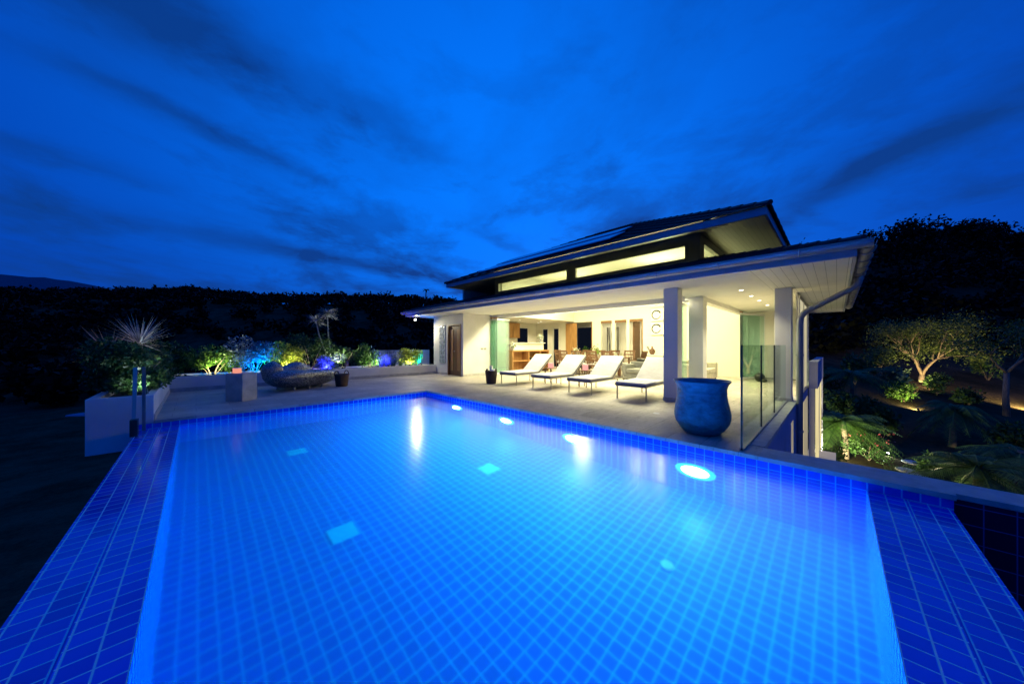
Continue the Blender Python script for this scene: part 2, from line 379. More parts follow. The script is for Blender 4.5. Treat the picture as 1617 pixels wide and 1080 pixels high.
sun = bpy.data.lights.new('sun', 'SUN'); sun.energy = .02; sun.angle = R_(20); sun.color = (.5, .7, 1)
so = bpy.data.objects.new('sun', sun); COL.objects.link(so); so.rotation_euler = (R_(80), 0, R_(120))

# ------------------------------------------------------------------ terrain
def lerp(tab, x):
    if x <= tab[0][0]: return tab[0][1]
    for (a, b), (c, e) in zip(tab, tab[1:]):
        if x <= c: return b+(e-b)*(x-a)/(c-a)
    return tab[-1][1]
SKL = [(-400, 470), (0, 466), (100, 468), (200, 465), (300, 461), (420, 472), (600, 474), (700, 480), (900, 500), (1200, 470)]
SKR = [(1100, 430), (1250, 408), (1390, 388), (1440, 372), (1500, 370), (1560, 376), (1617, 384), (1900, 410)]
def hz(x, y):
    dd = x*F2[0]+y*F2[1]; l = x*R2[0]+y*R2[1]; az = math.atan2(l, dd)
    t = max(-1.25, min(1.25, az)); px = 808.5+FP*math.tan(t); r = math.hypot(x, y)*max(.3, math.cos(t)) if abs(az) < 1.25 else math.hypot(x, y)*.35
    n = math.sin(x*.21+1)*math.cos(y*.17)*.35*min(1, r/20)+math.sin(x*.07+y*.05)*.9*min(1, r/60)
    yl = lerp(SKL, px); hl = (545-yl)/FP*150+1.25-.9
    zl = lerp([(0, -7), (30, -8), (60, -5), (110, hl*.55), (150, hl), (260, hl*.9), (900, 5)], r)
    yr = lerp(SKR, px); hr = (545-yr)/FP*70+1.25-1.2
    zr = lerp([(0, -3.7), (13, -3.5), (16, -3.25), (19, -2.75), (24, -1.6), (32, 1.2), (50, hr*.55), (70, hr), (110, hr), (260, 20), (900, 5)], r)
    k = max(0, min(1, (az-.25)/.5)); k = k*k*(3-2*k)
    return zl*(1-k)+zr*k+n
g = MB(); rings = [0]+[2.2*1.105**i for i in range(62)]; NA = 240
for r in rings:
    for k in range(NA):
        a = 2*math.pi*k/NA; x, y = r*math.cos(a), r*math.sin(a); z = hz(x, y)
        if -2 < x < 18.5 and .5 < y < 14.5: z = min(z, -3.3)
        g.v.append((x, y, z))
for i in range(len(rings)-1):
    for k in range(NA): g.f.append((i*NA+k, i*NA+(k+1) % NA, (i+1)*NA+(k+1) % NA, (i+1)*NA+k))
gm, nt, out = newmat('hillside_grass'); p = N(nt, 'ShaderNodeBsdfPrincipled'); ge = N(nt, 'ShaderNodeNewGeometry')
f1 = noise(nt, ge.outputs['Position'], .35, 6, .65); f2 = noise(nt, ge.outputs['Position'], 6, 5, .7)
c = mixc(nt, .5, ramp(nt, f1, [(.35, (.03, .028, .018)), (.62, (.15, .11, .07))]), ramp(nt, f2, [(.3, (.012, .014, .008)), (.7, (.09, .075, .04))]))
nt.links.new(c, p.inputs['Base Color']); p.inputs['Roughness'].default_value = .95; p.inputs['Specular IOR Level'].default_value = 0
b = N(nt, 'ShaderNodeBump'); b.inputs['Strength'].default_value = .8; b.inputs['Distance'].default_value = .08; nt.links.new(f2, b.inputs['Height']); nt.links.new(b.outputs[0], p.inputs['Normal'])
nt.links.new(p.outputs[0], out.inputs[0])
tag(g.build('ground', gm, smooth=True), 'dark sloping hillside below and beyond the pool', kind='structure')
# far mountain
g = MB(); prof = [(-500, 440), (-150, 432), (0, 437), (30, 440), (45, 443), (70, 444), (90, 446), (110, 449), (150, 455), (175, 462), (230, 480), (330, 540)]
D = 1100; b0 = 0
for i, (x, y) in enumerate(prof):
    for dd, fz in ((D-350, 0), (D-120, .6), (D, 1), (D+300, .5)):
        q = at(x, dd); z0 = -20; zt = zat(y-5, D)+random.uniform(-3, 3); g.v.append((q[0], q[1], z0+(zt-z0)*fz))
for i in range(len(prof)-1):
    for k in range(3): a = i*4+k; g.f.append((a, a+4, a+5, a+1))
tag(g.build('mountain', mat('far_forest', (.11, .09, .14), .95), smooth=True), 'distant blue mountain behind the wooded ridge', kind='structure')  # paler bluish tone puts the distance haze into the colour

# ------------------------------------------------------------------ pool
XW, YW, WZ, FZ = 4.53, 7.98, -.13, -1.47
pool = thing('swimming_pool', 'blue tiled infinity pool lit by underwater lamps in front of the house', 'swimming pool', (0, 0, FZ))
MB().quad((-.2, -.2, FZ), (XW, -.2, FZ), (XW, YW, FZ), (-.2, YW, FZ)).build('pool_floor', M['tile'], pool)
MB().quad((XW, YW, FZ), (XW, -.69, FZ), (XW, -.69, -.045), (XW, YW, -.045)).build('side_wall', M['tile'], pool)
MB().quad((-.69, YW, FZ), (XW, YW, FZ), (XW, YW, -.045), (-.69, YW, -.045)).build('end_wall', M['tile'], pool)
g = MB(); g.quad((-.2, -.2, FZ), (-.2, YW, FZ), (-.2, YW, WZ+.003), (-.2, -.2, WZ+.003)); g.quad((XW, -.2, FZ), (-.2, -.2, FZ), (-.2, -.2, WZ+.003), (XW, -.2, WZ+.003))
g.build('overflow_wall', M['tile'], pool)
zr = WZ+.003
g = MB(); g.box(-.430, -.2015, -.430, YW-.001, zr-.10, zr); g.build('overflow_rim', M['rim'], pool)
MB().box(-.2, XW-.002, -.430, -.2015, zr-.10, zr).build('overflow_rim', M['rim'], pool)
MB().box(-.430, XW-.002, -.438, -.4305, zr-.2, zr-.003).box(-.438, -.4305, -.438, YW-.001, zr-.2, zr-.003).build('joint', mat('joint_blue', (.02, .07, .7), .5), pool)
g = MB(); g.box(-.68, -.4385, -.68, YW-.001, -2.4, zr-.004); g.build('outer_rim', M['rimo'], pool)
MB().box(-.438, XW-.002, -.68, -.4385, -2.4, zr-.004).build('outer_rim', M['rimo'], pool)
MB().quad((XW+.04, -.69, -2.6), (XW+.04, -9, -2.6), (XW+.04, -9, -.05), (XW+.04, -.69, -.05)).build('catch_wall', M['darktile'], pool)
g = MB(); g.box(XW-.025, 4.93, -.70, .62, -.045, 0); g.box(XW+.035, 4.93, -9, -.70, -.045, -.001)
g.build('coping', M['cope'], pool)
MB().box(XW+.05, 4.92, -9, .60, -2.6, -.046).build('outer_wall', M['bluewall'], pool)
for x, y in ((1.12, 3.71), (3.19, 3.74), (1.2, 6.3)):
    MB().box(x-.13, x+.13, y-.13, y+.13, FZ, FZ+.006).build('drain_cover', mat('drain_cover', (.10, .95, .98), .4, var=0), pool)
MB().lathe((3.15, 1.12, FZ), [(.06, 0), (.055, .02), (.02, .025)], 16).build('floor_disc', M['white'], pool)  # small raised white disc on the pool floor
# steps/bench line along the far wall
for y in (1.27, 3.11, 4.75, 6.49):
    z = -.78
    MB().disc((XW-.012, y, z), (-1, 0, 0), .235, 32).build('pool_lamp', M['ledcyan'], pool)
    pl = MB().disc((XW-.020, y, z), (-1, 0, 0), .165, 32).build('lamp_core', M['ledwhite'], pool)
    lamp('AREA', (XW-.035, y, z), 310, (.55, .53, 1), (XW-2.2, y-.35, z-.30), .20)
# water: a closed body of faintly cloudy water
wm, nt, out = newmat('pool_water')
gl = N(nt, 'ShaderNodeBsdfGlossy'); gl.inputs['Roughness'].default_value = .20
rf = N(nt, 'ShaderNodeBsdfRefraction'); rf.inputs['IOR'].default_value = 1.33; rf.inputs['Roughness'].default_value = .13; rf.inputs['Color'].default_value = (.96, .99, 1, 1)
fr = N(nt, 'ShaderNodeFresnel'); fr.inputs[0].default_value = 1.33
mx = N(nt, 'ShaderNodeMixShader'); nt.links.new(fr.outputs[0], mx.inputs[0]); nt.links.new(rf.outputs[0], mx.inputs[1]); nt.links.new(gl.outputs[0], mx.inputs[2])
ge = N(nt, 'ShaderNodeNewGeometry'); b = N(nt, 'ShaderNodeBump'); b.inputs['Strength'].default_value = .09; b.inputs['Distance'].default_value = .02
nt.links.new(noise(nt, ge.outputs['Position'], 3.5, 3), b.inputs['Height'])
for q in (gl, rf): nt.links.new(b.outputs[0], q.inputs['Normal'])
nt.links.new(mx.outputs[0], out.inputs[0])
vs = N(nt, 'ShaderNodeVolumeScatter'); vs.inputs['Color'].default_value = (.93, .95, 1, 1); vs.inputs['Density'].default_value = .20; vs.inputs['Anisotropy'].default_value = .0
va = N(nt, 'ShaderNodeVolumeAbsorption'); va.inputs['Color'].default_value = (0, .93, 1, 1); va.inputs['Density'].default_value = .85; ad = N(nt, 'ShaderNodeAddShader')
nt.links.new(vs.outputs[0], ad.inputs[0]); nt.links.new(va.outputs[0], ad.inputs[1]); nt.links.new(ad.outputs[0], out.inputs['Volume'])
tag(MB().box(-.203, XW+.003, -.203, YW+.003, FZ-.003, WZ).build('pool_water', wm), 'still blue pool water glowing from lamps below', kind='structure')

# ------------------------------------------------------------------ terrace
g = MB()
g.box(-.5, 15.2, YW-.02, 12.42, -.045, 0)          # beyond the pool
g.box(XW-.02, 15.2, .62, YW-.0201, -.045, 0)
tag(g.build('terrace', M['stone']), 'pale stone paved terrace round the pool', kind='structure')
g = MB(); g.box(-.45, 7.5, YW+.02, 12.4, -.6, -.046); tag(g.build('terrace_base', M['deep']), kind='structure')
fl = MB().disc((6.0, 2.32, .003), (0, 0, 1), .06, 16).build('floor_light', M['white']); tag(fl, 'small white round deck light flush in the terrace paving', 'deck light')

# planters
pw = thing('planter_wall', 'long low white rendered planter bed along the far edge of the terrace', 'planter', (3.5, 12.4, 0))
g = MB(); g.box(-.62, 7.52, 12.4, 12.52, -.3, .40); g.box(-.62, 7.4, 14.2, 14.32, -1.5, .36); g.box(7.30, 7.4, 12.52, 14.2, -.6, .38); g.build('wall', M['wall'], pw, bevel=.008)
MB().box(-.5, 7.29, 12.521, 14.19, -.5, .30).build('soil', M['soil'], pw)
MB().box(-.60, 7.54, 12.392, 12.40, .0, .10).build('skirting', M['cope'], pw)
pb = thing('corner_planter', 'tall white planter box at the far left corner of the pool', 'planter', (-.9, 8.0, 0))
g = MB(); g.box(-1.20, -.5, 8.0, 8.12, -.44, .42); g.box(-1.20, -1.09, 8.12, 14.3, -.44, .42); g.box(-.60, -.5, 8.12, 12.39, 0.0, .42); g.build('wall', M['wall'], pb, bevel=.006)
MB().box(-1.085, -.605, 8.125, 13.9, -.4, .34).build('soil', M['soil'], pb)
MB().box(-.499, -.485, 8.02, 12.38, 0, .10).build('skirting', M['cope'], pb)
MB().hexa([(-1.46, 8.5, .13), (-1.201, 8.3, .13), (-1.201, 8.75, .13), (-1.44, 8.55, .13), (-1.46, 8.5, .15), (-1.201, 8.3, .15), (-1.201, 8.75, .15), (-1.44, 8.55, .15)]).build('ledge', M['bluewall'], pb)
# steel posts at the pool corner
hr = thing('steel_handrail', 'pair of flat brushed steel posts beside the corner planter', 'handrail', (-.66, 7.75, -.13))
MB().hexa([(-.70, 7.50, -.13), (-.66, 7.50, -.13), (-.66, 7.54, -.13), (-.70, 7.54, -.13), (-.705, 7.78, .90), (-.66, 7.78, .90), (-.66, 7.80, .90), (-.705, 7.80, .90)]).build('post', M['steel'], hr)
MB().box(-.62, -.58, 7.86, 7.88, -.13, .90).build('post', M['steel'], hr)
MB().box(-.71, -.63, 7.44, 7.60, -.129, .12).build('clamp', M['gedge'], hr)

# ------------------------------------------------------------------ foliage builders
def lump(c, r, seed):
    rnd = random.Random(seed); return [(Vector((c[0]+rnd.uniform(-.55, .55)*r[0], c[1]+rnd.uniform(-.55, .55)*r[1], c[2]+rnd.uniform(-.45, .5)*r[2])), rnd.uniform(.35, .6)) for _ in range(9)]
def crown(mb, c, r, n, size, asp=.5, seed=1):
    ls = lump(c, r, seed); c = Vector(c)
    for _ in range(n):
        q, k = random.choice(ls); v = Vector((random.gauss(0, 1), random.gauss(0, 1), random.gauss(0, 1))).normalized()*(random.random()**.35)
        p = q+Vector((v.x*r[0]*k, v.y*r[1]*k, v.z*r[2]*k)); mb.leaf(p, size*random.uniform(.6, 1.3), asp, .3)
def shrub(name, label, c, r, n, size, m, group, asp=.5, seed=1, stem=True):
    t = thing(name, label, 'shrub', (c[0], c[1], c[2]), group)
    g = MB(); crown(g, (c[0], c[1], c[2]+r[2]), r, n, size, asp, seed); g.build('foliage', m, t)
    if stem:
        g = MB()
        for k in range(6):
            a = k*1.05; g.tube([(c[0], c[1], c[2]-.03), (c[0]+.3*r[0]*math.cos(a), c[1]+.3*r[1]*math.sin(a), c[2]+r[2]*.7), (c[0]+.6*r[0]*math.cos(a), c[1]+.6*r[1]*math.sin(a), c[2]+r[2]*1.2)], [.012, .009, .004], 5)
        g.build('stem', M['bark'], t)
    return t
def blade(mb, p, d, L, w, droop, n=5):
    p = Vector(p); d = Vector(d).normalized(); side = d.cross(Vector((0, 0, 1)))
    side = (side if side.length > .05 else Vector((1, 0, 0))).normalized(); pts = []
    for i in range(n+1):
        t = i/n; q = p+d*L*t+Vector((0, 0, -droop*L*t*t)); ww = w*(1-t**2.2)*(.5+.5*min(1, t*4))
        pts.append((q-side*ww/2, q+side*ww/2))
    for (a, b_), (c, e) in zip(pts, pts[1:]): mb.quad(a, b_, e, c)
def tuft(mb, c, n, L, w, droop, spread=1.0, up=.6):
    for _ in range(n):
        a = random.uniform(0, 2*math.pi); e = random.uniform(.1, 1)*spread
        blade(mb, (c[0]+random.uniform(-.05, .05), c[1]+random.uniform(-.05, .05), c[2]), (math.cos(a)*e, math.sin(a)*e, up+random.random()*.8), L*random.uniform(.65, 1.1), w, droop*random.uniform(.6, 1.3))
def frond(mb, base, d, L, droop, lw=.3, n=16):
    base = Vector(base); d = Vector(d).normalized(); pts = []
    for i in range(n+1):
        t = i/n; pts.append(base+d*L*t+Vector((0, 0, -droop*L*t*t)))
    mb.tube(pts[::2], [.018*L*(1-.8*i/(len(pts[::2])-1)) for i in range(len(pts[::2]))], 4)
    for i in range(2, n+1):
        t = i/n; tang = (pts[i]-pts[i-1]).normalized(); side = tang.cross(Vector((0, 0, 1))).normalized(); ll = lw*L*math.sin(math.pi*min(.98, .15+t*.8))**.7
        for sgn in (-1, 1):
            for off in (0, .5):
                b0 = pts[i-1].lerp(pts[i], off); dd = (side*sgn+tang*.7+Vector((0, 0, -.35-random.random()*.25))).normalized(); ln = ll*random.uniform(.85, 1.1)
                wv = tang*.02*L
                mb.quad(b0-wv*.5, b0+wv*.5, b0+dd*ln*.6+wv*.4+Vector((0, 0, .0)), b0+dd*ln)
def palm(name, label, base, top, nf, L, droop, rt=.09, group='palm trees in the garden', lw=.3, lift=.5, seed=3, steps=16):
    random.seed(seed); t = thing(name, label, 'palm tree', tuple(base), group); b_, e = Vector(base), Vector(top)
    mid = b_.lerp(e, .5)+Vector((random.uniform(-.1, .1), random.uniform(-.1, .1), 0))
    MB().tube([b_-Vector((0, 0, .2)), b_.lerp(mid, .5), mid, mid.lerp(e, .5), e, e+Vector((0, 0, .15))], [rt*1.5, rt*1.1, rt, rt*.95, rt*1.1, rt*.6], 10).build('trunk', M['palmbark'], t, True)
    g = MB()
    for k in range(nf):
        a = k*2.4+random.uniform(-.2, .2); up = lift*(1.5-1.9*(k/nf))+random.uniform(-.1, .1)
        frond(g, e, (math.cos(a), math.sin(a), up), L*random.uniform(.8, 1.08), droop*random.uniform(.8, 1.2), lw, steps)
    g.build('crown', M['frond'], t); return t
def uplight(x, y, z, color, power, tgt, label, lensc=None, size=.035):
    t = thing('garden_spotlight', label, 'spotlight', (x, y, z), 'small garden spotlights'); tg = Vector(tgt); d = (tg-Vector((x, y, z+.10))).normalized()
    MB().tube([(x, y, z), (x, y, z+.09)], .008, 6).build('stake', M['lampbody'], t)
    c = Vector((x, y, z+.11)); MB().tube([c-d*.05, c+d*.03], [size*.8, size], 12).build('housing', M['lampbody'], t)
    MB().disc(c+d*.033, d, size*.85, 12).build('lens', emis('spot_lens', lensc or color, 12), t)
    lamp('SPOT', c+d*.05, power*3.2, color, tg, .03, 140, .8)

# planted bed along the far wall (z .30)
Z = .30
shrub('leafy_shrub', 'round shrub glowing bright green nearest the corner planter', (.35, 13.1, Z), (0.88, 0.55, 0.52), 2850, 0.099, M['leafm'], 'shrubs in the far planter', seed=2)
shrub('leafy_shrub', 'dark shrub in shade right behind the wall corner on the left', (-.55, 13.0, Z), (0.61, 0.44, 0.57), 1900, 0.099, M['leafd'], 'shrubs in the far planter', seed=3)
shrub('leafy_shrub', 'dark shrub lit blue from below behind the stone pedestal', (1.35, 13.2, Z), (0.76, 0.55, 0.64), 2470, 0.090, M['leafb'], 'shrubs in the far planter', seed=4)
shrub('leafy_shrub', 'yellow green lit shrub behind the back of the mosaic daybed', (2.25, 13.1, Z), (0.67, 0.55, 0.54), 2470, 0.090, M['leafy'], 'shrubs in the far planter', seed=5)
shrub('leafy_shrub', 'tall dark bush below the two thin dracaena trunks', (2.95, 13.3, Z), (0.92, 0.66, 0.79), 3610, 0.090, M['leafd'], 'shrubs in the far planter', seed=6)
shrub('leafy_shrub', 'low shrub lit violet blue between daybed and basket', (3.45, 12.95, Z), (0.55, 0.39, 0.36), 1520, 0.072, M['leafb'], 'shrubs in the far planter', seed=7)
shrub('leafy_shrub', 'dark sprawling shrub right of the dracaena trunks', (4.1, 13.5, Z), (0.73, 0.55, 0.54), 2090, 0.090, M['leafd'], 'shrubs in the far planter', seed=12)
shrub('leafy_shrub', 'bright green shrub left of the tall grasses', (4.95, 13.1, Z), (0.61, 0.50, 0.54), 2470, 0.090, M['leafm'], 'shrubs in the far planter', seed=8)
shrub('leafy_shrub', 'golden yellow shrub against the white house wall', (6.75, 13.0, Z), (0.76, 0.46, 0.46), 2660, 0.090, M['leafy'], 'shrubs in the far planter', seed=9)
for i, (x, y, n, L, lb) in enumerate(((5.55, 13.2, 260, 1.05, 'tall grass clump with a blue light at its foot'), (6.15, 13.35, 240, .95, 'tall grass clump beside the golden shrub'))):
    t = thing('ornamental_grass', lb, 'grass clump', (x, y, Z), 'tall grass clumps in the far planter'); g = MB()
    for k in range(4): tuft(g, (x+random.uniform(-.22, .22), y+random.uniform(-.2, .2), Z), n//4, L, .014, .45, .7, .7)
    g.build('blades', M['leafb'] if i == 0 else M['grassb'], t)
BL = (.03, .03, 1); CY = (.0, .28, 1); GW = (1, .95, .45)
uplight(.35, 12.64, Z, GW, 26, (.4, 13.2, 1.0), 'small spotlight under the bright green shrub by the corner')
uplight(1.5, 12.62, Z, CY, 60, (1.4, 13.2, .9), 'small blue spotlight behind the stone pedestal')
uplight(2.2, 12.64, Z, GW, 30, (2.3, 13.2, .9), 'small spotlight hidden behind the mosaic daybed')
uplight(3.3, 12.62, Z, BL, 60, (3.35, 13.1, .8), 'small violet blue spotlight behind the daybed end')
uplight(3.92, 13.05, Z, (1, .92, .7), 60, (3.35, 13.4, 2.3), 'small white spotlight aimed at the dracaenas', (1, .9, .7))
uplight(5.1, 12.64, Z, (.85, 1, .6), 20, (4.95, 13.1, .9), 'small spotlight under the shrub left of the grasses')
uplight(5.5, 12.62, Z, BL, 70, (5.5, 13.2, 1.1), 'small blue spotlight at the foot of the tall grass')
uplight(6.95, 12.62, Z, CY, 60, (6.85, 13.0, .8), 'small cyan spotlight under the golden shrub')
uplight(6.45, 12.7, Z, GW, 22, (6.7, 13.2, .95), 'small warm spotlight between grass and golden shrub')
# dracaenas
for i, (x0, y0, x, z, lb) in enumerate(((3.45, 13.35, 3.12, 2.12, 'shorter left dracaena with a thin leaning trunk and spiky head'), (3.62, 13.4, 3.50, 2.40, 'taller right dracaena with a thin straight trunk and spiky head'))):
    t = thing('dracaena', lb, 'dracaena', (x0, y0, Z), 'pair of dracaenas in the far planter')
    MB().tube([(x0, y0, Z-.05), (x0-.02, y0, 1.0), (x*.7+x0*.3, y0, 1.6), (x, y0, z)], [.035, .028, .024, .022], 8).build('trunk', M['spike'], t, True)
    g = MB()
    for k in range(150):
        a = random.uniform(0, 6.28); e = random.uniform(-.3, 1.3); blade(g, (x, y0, z), (math.cos(a), math.sin(a), e), random.uniform(.36, .52), .036, .22)
    g.build('crown', M['spike'], t)
# corner planter planting
shrub('round_bush', 'big dark clipped bush filling the corner planter', (-.85, 8.95, .34), (.62, .82, .50), 9500, .075, M['leafd'], None, seed=21)
shrub('leafy_shrub', 'dark leafy shrub behind the big clipped bush', (-.85, 10.9, .34), (.5, .8, .42), 1600, .10, M['leafd'], 'shrubs in the corner planter', seed=22)
shrub('leafy_shrub', 'small dark shrub at the rear of the corner planter', (-.8, 12.3, .34), (.45, .6, .36), 900, .10, M['leafm'], 'shrubs in the corner planter', seed=23)
for lb, c, m_, k in (('spiky silver yucca rising above the big clipped bush', (-.80, 9.75, 1.27), M['spike'], 120), ('bronze spiky yucca leaning left of the silver one', (-1.15, 9.55, 1.08), foliage('bronze_spikes', (.20, .13, .07), (.48, .34, .2)), 60)):
    t = thing('yucca', lb, 'yucca', (c[0], c[1], .34), 'spiky yuccas in the corner planter'); MB().tube([(c[0], c[1], .3), (c[0], c[1], c[2])], [.05, .04], 8).build('trunk', M['bark'], t, True)
    g = MB()
    for i in range(k):
        a = random.uniform(0, 6.28); e = random.uniform(-.25, 2.2); blade(g, c, (math.cos(a), math.sin(a), e), random.uniform(.36, .78), .018, .08)
    g.build('crown', m_, t)
uplight(-.68, 9.9, .34, (.8, .9, 1), 9, (-.85, 9.75, 1.9), 'small spotlight under the silver yucca', (1, 1, 1))
uplight(-1.02, 9.75, .34, (1, .6, .3), 8, (-1.15, 9.6, 1.5), 'small warm spotlight under the bronze yucca')
uplight(-.62, 8.35, .34, (.75, .9, 1), 5, (-.8, 8.7, .9), 'small added fill lamp at the front rim of the corner planter', (1, 1, 1))  # added fill lamp, brightens the dark clipped bush
# low fence and white parapet behind the planter
t = thing('parapet', 'low white parapet beyond the far planter next to the house', 'parapet', (7.0, 15.5, -1)); MB().box(5.9, 9.0, 15.5, 15.65, -2, 1.0).build('wall', M['wall'], t)
g = MB(); [g.box(6.55+.2*i, 6.55+.2*i+.17, 15.49, 15.50, .62+.2*j, .79+.2*j) for i in range(3) for j in range(2)]; g.build('glass_blocks', M['gblock'], t)
t = thing('wooden_post', 'square grey wooden post standing behind the far planter', 'post', (4.55, 14.6, -1)); MB().box(4.48, 4.62, 14.55, 14.69, -1, 1.05).build('shaft', M['chair'], t); MB().box(4.46, 4.64, 14.53, 14.71, 1.05, 1.08).build('cap', M['chair'], t)

# ------------------------------------------------------------------ house
random.seed(11)
H = thing('villa', 'white single storey villa with open glass front and two tiered dark hipped roof', 'house', (9.3, 6, 0))
def part(name, mb, m, parent=H, **k): return mb.build(name, m, parent, **k)
BX, KY = 15.0, 13.1
SZ = 2.52                                   # soffit height
# bathroom block left of the open front
g = MB(); g.box(7.55, 7.70, 11.50, 12.62, 0, SZ-.002)                       # left of door
g.box(7.55, 7.70, 10.9, 10.56+.05, 0, SZ-.002) if False else g.box(7.55, 7.70, 10.42, 10.56, 0, SZ-.002)
g.box(7.55, 7.70, 10.56, 11.50, 2.10, SZ-.002)
part('front_wall', g, M['wall'])
part('side_wall', MB().box(7.70, 9.42, 10.42, 10.56, 0, SZ-.002), M['wall'])
part('end_wall', MB().box(7.70, 9.52, 12.5, 12.62, -3.4, SZ-.002).box(9.521, 15.2, 13.21, 13.3, 0, 2.5), M['wall'])
for b_ in ((7.54, 7.549, 11.5, 12.6), (7.54, 7.549, 10.42, 10.56), (7.55, 9.3, 10.41, 10.419)): part('skirting', MB().box(*b_, 0, .09), M['cope'])
dr_ = part('door', MB().box(7.60, 7.64, 10.62, 11.44, .01, 2.05), M['teak'])
part('door_frame', MB().box(7.53, 7.70, 11.44, 11.50, 0, 2.10).box(7.53, 7.70, 10.56, 10.62, 0, 2.10).box(7.53, 7.70, 10.62, 11.44, 2.05, 2.10), M['teak'])
MB().box(7.585, 7.599, 11.16, 11.36, .2, 1.9).box(7.585, 7.599, 10.70, 10.90, .2, 1.9).build('panel', M['wood'], dr_)
MB().tube([(7.60, 11.08, 1.0), (7.55, 11.08, 1.0), (7.55, 10.98, 1.0)], .012, 8).build('handle', M['steel'], dr_)
gb = part('glass_block_window', MB().box(7.54, 7.56, 11.66, 12.14, .48, 2.10), M['mortar'])
g = MB()
for i in range(3):
    for j in range(10):
        y0, z0 = 11.67+i*.157, .49+j*.161; g.box(7.525, 7.541, y0, y0+.145, z0, z0+.149)
b_ = g.build('block', M['gblock'], gb, bevel=.006)
for y, x in ((10.405, 8.45), (10.405, 8.62)): part('light_switch', MB().box(x, x+.11, 10.411, 10.419, 1.06, 1.14), M['steel'])
# columns
def col(x, y, s=.30, z=SZ-.002):
    c = part('column', MB().box(x, x+s, y, y+s, 0, z), M['white'], bevel=.006)
    MB().box(x-.01, x+s+.01, y-.01, y+s+.01, 0, .08).build('plinth', M['cope'], c)
col(7.54, 2.46); col(9.30, .70, .29); col(9.30, 2.42, .34)
# head beam over the opening, facade wall above it
part('head_beam', MB().box(9.30, 9.52, 2.76, 10.42, 2.44, 3.46), M['white'])
part('track', MB().box(9.35, 9.45, 2.77, 10.41, 2.40, 2.439), M['gutter'])
part('head_beam', MB().box(9.64, 15.4, 2.45, 2.63, 2.40, 3.46), M['white'])
part('side_facade', MB().box(15.4, 17.0, 2.45, 2.60, 0, SZ-.002).box(15.55, 15.7, .74, 2.449, 0, SZ-.002), M['inner'])
# side wall panels and lower storey on the drop side
part('side_panel', MB().box(10.35, 13.2, .66, .70, 0, SZ-.003), M['wall'])
wn = part('glowing_wall_panel', MB().box(10.42, 13.15, .645, .655, .05, 2.40), panel_glow('painted_wall_glow', (1, .90, .56), .62))  # glowing sheet standing in for lamplight on the white side wall
for x in (10.36, 11.75, 13.14): MB().box(x, x+.05, .625, .644, .0, 2.45).build('frame', M['white'], wn)
part('retaining_wall', MB().box(4.94, 8.0, .62, .80, -3.5, -.046).box(8.55, 9.7, .62, .80, -3.5, -.046).box(8.0, 8.55, .62, .80, -.25, -.046).box(9.7, 13.2, .62, .80, -.25, -.046), M['bluewall'])
part('wall_cap', MB().box(4.94, 10.3, .615, .76, -.045, .012), M['cope'])
LW = panel_glow('lit_blind', (1, .84, .42), .92)
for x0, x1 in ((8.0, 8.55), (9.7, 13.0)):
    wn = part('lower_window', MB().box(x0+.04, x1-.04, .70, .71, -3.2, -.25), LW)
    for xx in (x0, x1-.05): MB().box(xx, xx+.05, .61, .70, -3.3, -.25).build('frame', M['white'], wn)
part('parapet', MB().box(13.2, 18.5, .40, .60, -.05, .75).box(18.3, 18.5, .41, .60, -3.4, -.051), M['bluewall'])
part('corner_post', MB().box(13.2, 13.355, .47, .60, -3.4, -.051), M['white'])
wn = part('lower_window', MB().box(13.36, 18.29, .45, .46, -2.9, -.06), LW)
MB().box(15.7, 15.78, .43, .449, -2.9, -.06).build('frame', M['white'], wn)
part('glass_door', MB().box(13.22, 13.9, .62, .63, .0, 2.45), M['glass'])
part('door_post', MB().box(13.21, 13.29, .601, .68, .751, 2.5), M['white'])
part('lower_wall', MB().box(13.2, 18.5, .62, .80, -3.5, -2.9), M['wall'])
part('lower_wall', MB().box(9.53, 18.5, 12.9, 13.1, -3.5, -.05), M['wall'])
part('garden_wall', MB().box(13.0, 14.4, .02, .39, -3.6, -2.15), M['wall'])
# interior shell
part('interior_wall', MB().box(BX, BX+.12, 10.78, KY, 2.30, 4.6).box(BX, BX+.12, 12.6, KY, 0, 2.30).box(BX, BX+.12, 11.78, 12.12, 0, 2.3).box(BX, BX+.12, 12.12, 12.6, 0, .85)
     .box(BX, BX+.12, 10.78, 11.30, 0, 2.3).box(BX, BX+.12, 8.62, 9.18, 0, 2.5).box(BX, BX+.12, 7.84, 8.01, 0, 2.5).box(BX, BX+.12, 7.08, 7.24, 0, 2.5)
     .box(BX, BX+.12, 2.64, 6.43, 0, 2.5).box(BX, BX+.12, 2.64, 10.779, 2.501, 4.6), M['inner'])
part('interior_wall', MB().box(9.53, BX-.001, KY, KY+.1, 0, 4.6), M['inner'])
part('interior_wall', MB().box(16.6, 16.7, 5.0, 12, 0, 2.6), M['inner'])
part('hall_ceiling', MB().box(15.121, 16.6, 2.7, 12.4, 2.56, 2.62), M['inner'])
part('kitchen_ceiling', MB().box(9.525, BX-.001, 10.28, KY-.001, 2.56, 2.64).box(9.525, BX-.001, 10.28, 10.34, 2.645, 4.415), M['inner'])
part('ceiling', MB().box(9.0, BX, 2.4, KY, 4.42, 4.48), M['inner'])
for y0, y1, z0 in ((12.12, 12.60, .85), (11.30, 11.78, 0)):
    wn = part('window', MB().box(15.06, 15.07, y0, y1, z0, 2.3), M['night'])
    MB().box(14.99, 15.05, y0, y0+.05, z0, 2.3).box(14.99, 15.05, y1-.05, y1, z0, 2.3).box(14.99, 15.05, y0+.05, y1-.05, 2.2, 2.3).build('frame', M['white'], wn)
wn = part('window', MB().box(13.3, 14.2, KY-.03, KY-.02, .95, 2.25), M['night'])
